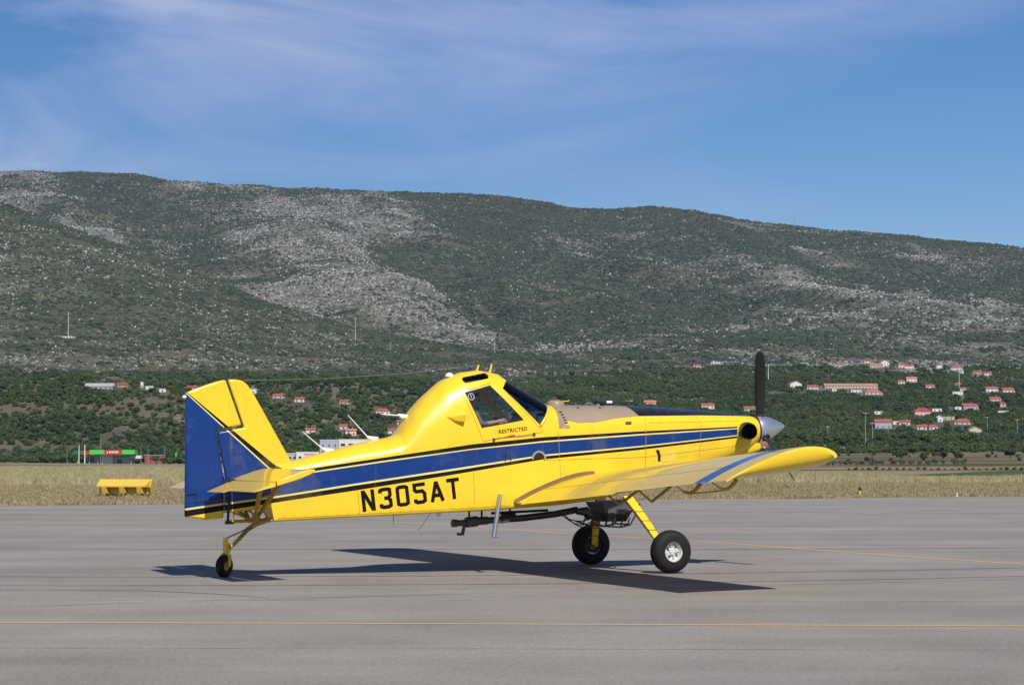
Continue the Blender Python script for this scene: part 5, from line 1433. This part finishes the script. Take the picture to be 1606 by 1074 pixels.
for px, Y, s, lab in ((101, 1225, 3.5, 'tall dark cypress left of the pair of white posts'), (584, 1300, 2.7, 'cypress left of three behind the fuselage spine'), (596, 1305, 2.6, 'cypress middle of three behind the fuselage spine'), (601.5, 1302, 3.6, 'tallest cypress behind the fuselage spine'), (613, 1310, 2.9, 'cypress nearest the cockpit hump'), (1095, 1700, 5.2, 'lone dark cypress above the engine cowling'), (547, 1420, 3.0, 'cypress behind the peach house'), (1367, 640, .95, 'small dark cone shaped tree in front of the orchard')):
    sd += 1; tree((px-803)/3454*Y, Y, s, 'cypress', lab, None, sd, 1.0)

# ------------------------------------------------------------------ masses of vegetation
def sample(n, y0, y1, margin=1.3, extra=80):
    y = np.sqrt(RNG.uniform(y0*y0, y1*y1, n)); x = RNG.uniform(-1, 1, n)*(.2325*margin*y+extra)
    return x, y
def clear_mask(x, y, pad=.5, front=36):
    m = np.ones(len(x), bool)
    for cx, cy, hw, d in CLEAR:
        m &= ~((np.abs(x-cx*y/cy) < hw+pad) & (y > cy-(front-12 if cx < 100 else front+16)) & (y < cy+d/2+5))
    return m
# scrub on spur and mountain
x, y = sample(400000, 1800, 6790)
clump = np.clip(.55+2.2*(fbm(x/38, y/60, 3, 171)-.40), .2, 1.5)
keep = RNG.uniform(0, 1, len(x)) < np.clip(cover(x, y)*1.15-.06, .08, 1)**1.2*clump
x, y = x[keep], y[keep]; k_ = clear_mask(x, y, 2, 60); x, y = x[k_], y[k_]
z = height(x, y)
s_ = np.minimum(RNG.lognormal(0, .45, len(x))*2.3, 4.8)*(.7+.4*cover(x, y))*(1-.22*olive(x, y))
k_ = y > np.interp(x, [-60, 260], [1780, 2500])-260*RNG.uniform(0, 1, len(x)); x, y, z, s_ = x[k_], y[k_], z[k_], s_[k_]
scatter('maquis', np.stack([x, y, z], -1), s_, proto_col('scrub_bush', SCRUB, F_SCRUB), 'dark green scrub speckling the limestone slopes', 'scrub')
# limestone boulders and outcrops between the scrub
def boulder_mesh(seed):
    rr = random.Random(seed); bm = bmesh.new(); bmesh.ops.create_icosphere(bm, subdivisions=1, radius=1)
    for v in bm.verts: v.co = Vector((v.co.x*rr.uniform(.7, 1.3), v.co.y*rr.uniform(.7, 1.2), max(-.3, v.co.z*rr.uniform(.5, 1.1))))
    me = bpy.data.meshes.new('boulder'); bm.to_mesh(me); bm.free(); return me
LIME = Mat('pale_limestone', .9, spec=.15); LIME.color(LIME.mix(LIME.random(), (.23, .22, .205), (.44, .42, .395)))
BOUL = [boulder_mesh(300+k) for k in range(4)]
for m_ in BOUL: m_.materials.append(LIME.m)
x, y = sample(420000, 1850, 6790)
k_ = RNG.uniform(0, 1, len(x)) < np.clip(1.05-1.2*cover(x, y), .16, 1)*np.clip(.28+3.0*(fbm(x/55, y/80, 4, 191)-.42), .05, 1.2)*(1-.2*olive(x, y))*sstep(0, 500, y-np.interp(x, [-60, 260], [1850, 2350]))
x, y = x[k_], y[k_]; s_ = np.minimum(RNG.lognormal(0, .42, len(x))*1.3, 2.9)*(.6+.4*sstep(2400, 4200, y))
scatter('limestone_boulders', np.stack([x, y, height(x, y)], -1), s_, proto_col('boulder', BOUL, LIME.m), 'pale limestone boulders and outcrops strewn over the slopes', 'boulders', s_*RNG.uniform(.7, 1.4, len(x)))
# trees and bushes of the foothills and the village
x, y = sample(100000, 1290, 2750, 1.3, 40)
dens = np.where(x < -80, np.where(y < 1480, .82, .70), .9)*np.clip(.44+3.0*(fbm(x/55, y/75, 4, 77)-.36), .10, 1.2)*np.where(y > 2350, .75, 1)*(1-sstep(-150, 330, y-np.interp(x, [-60, 260], [1800, 2700])))
k_ = (RNG.uniform(0, 1, len(x)) < dens) & clear_mask(x, y); x, y = x[k_], y[k_]
s_ = np.minimum(RNG.lognormal(0, .42, len(x))*2.3, 4.3)*np.where(x < -80, .95, 1.0)
near = np.argsort(-(s_/y))[:150]
for j in near: sd += 1; tree(float(x[j]), float(y[j]), float(s_[j]), 'round', 'large rounded tree standing out of the woodland on the foothills', 'large trees of the foothill woodland', sd, .85)
rest = np.ones(len(x), bool); rest[near] = False; x, y, s_ = x[rest], y[rest], s_[rest]
scatter('woodland', np.stack([x, y, height(x, y)-.25*s_], -1), s_, proto_col('woodland_crown', CROWN, F_TREE), 'mixed green trees and bushes covering the foothills', 'woodland', s_*.8)
# tree mass behind the plain, right and centre
x, y = sample(7000, 900, 1300, 1.3, 20); k_ = (((x > 70) & (y > 1040)) | ((x > -190) & (y > 1265)) | (x < -300)) & (fbm(x/60, y/60, 2, 71) > .42) & clear_mask(x, y); x, y = x[k_], y[k_]
s_ = RNG.lognormal(0, .3, len(x))*2.0
scatter('thicket', np.stack([x, y, height(x, y)-.3*s_], -1), s_, proto_col('thicket_crown', CROWN, F_TREE), 'green thicket between the fields and the foothills', 'thicket', s_*.75)

# ------------------------------------------------------------------ grass
def tuft_mesh(seed, n, hgt, spread, wid):
    rr = random.Random(seed); vs = []; fs = []
    for i in range(n):
        a = rr.uniform(0, 6.28); d = spread*math.sqrt(rr.random()); p = Vector((d*math.cos(a), d*math.sin(a), 0)); h = hgt*rr.uniform(.5, 1.25)
        ln = Vector((rr.uniform(-.35, .35), rr.uniform(-.35, .35), 0))*h; t = Vector((math.cos(a+1.3), math.sin(a+1.3), 0))*wid; o = len(vs)
        vs += [p-t, p+t, p+ln*.4+Vector((0, 0, h*.6))+t*.8, p+ln*.4+Vector((0, 0, h*.6))-t*.8, p+ln+Vector((0, 0, h))]
        fs += [(o, o+1, o+2, o+3), (o+3, o+2, o+4)]
    me = bpy.data.meshes.new('grass_tuft'); me.from_pydata(vs, [], fs); me.update(); return me
def straw(name, a_, b_, c_):
    m = Mat(name, .8, spec=.2); r = m.random(); m.color(m.mix(r.ramp(.75, .95), m.mix((r*1.25).clamp(), a_, b_), c_)); return m.m
G_TALL = straw('dry_tall_grass', (.32, .275, .15), (.40, .35, .20), (.235, .225, .10)); G_MOWN = straw('dry_mown_grass', (.28, .22, .12), (.35, .285, .165), (.20, .18, .08))
TALL = [tuft_mesh(k, 26, .55, .55, .022) for k in range(4)]; MOWN = [tuft_mesh(10+k, 22, .11, .42, .02) for k in range(4)]
for m_ in TALL: m_.materials.append(G_TALL)
for m_ in MOWN: m_.materials.append(G_MOWN)
def track_y(x): return np.interp(x, [-120, -40, 0, 40, 160], [136, 150, 163, 172, 176])
x, y = sample(60000, 60, 178, 1.35, 6)
e_ = np.minimum(97.2+.5*x, 128); k_ = (y > e_+.4+1.0*(fbm(x/2, y/2, 2, 5)-.3)) & (y < track_y(x)-1.5); x, y = x[k_], y[k_]
k_ = ~((np.abs(x+19.0) < 1.9) & (y > 105.5) & (y < 109.6)); x, y = x[k_], y[k_]
s_ = RNG.uniform(.6, 1.3, len(x))*(.6+.8*fbm(x/9, y/9, 3, 91)); scatter('mown_grass', np.stack([x, y, 0*x], -1), s_, proto_col('mown_tuft', MOWN, G_MOWN), 'short dry grass between the apron and the track', 'grass')
x, y = sample(120000, 136, 720, 1.25, 6)
k_ = (y > track_y(x)+1.6) & (y < np.interp(x, [-20, 40], [720, 228])); x, y = x[k_], y[k_]
s_ = RNG.uniform(.7, 1.3, len(x))*(.5+1.0*fbm(x/22, y/22, 3, 95))*(.8+.5*sstep(300, 700, y)); scatter('tall_grass', np.stack([x, y, height(x, y)], -1), s_, proto_col('tall_tuft', TALL, G_TALL), 'tall dry grass beyond the track', 'grass', s_)

# ------------------------------------------------------------------ haze
hz = MB().box((0, 4100, 540), (12100, 9100, 1090)).build('haze', None, None, False)
hm = bpy.data.materials.new('thin_haze'); hm.use_nodes = True; hm.node_tree.nodes.clear()
ho = hm.node_tree.nodes.new('ShaderNodeOutputMaterial'); hv = hm.node_tree.nodes.new('ShaderNodeVolumePrincipled')
hv.inputs['Color'].default_value = (.50, .70, 1.0, 1); hv.inputs['Density'].default_value = 2.3e-5; hv.inputs['Anisotropy'].default_value = .2
hm.node_tree.links.new(hv.outputs[0], ho.inputs['Volume']); hz.data.materials.append(hm)
hz['kind'] = 'stuff'; tag(hz, 'thin summer haze over the valley', 'haze')
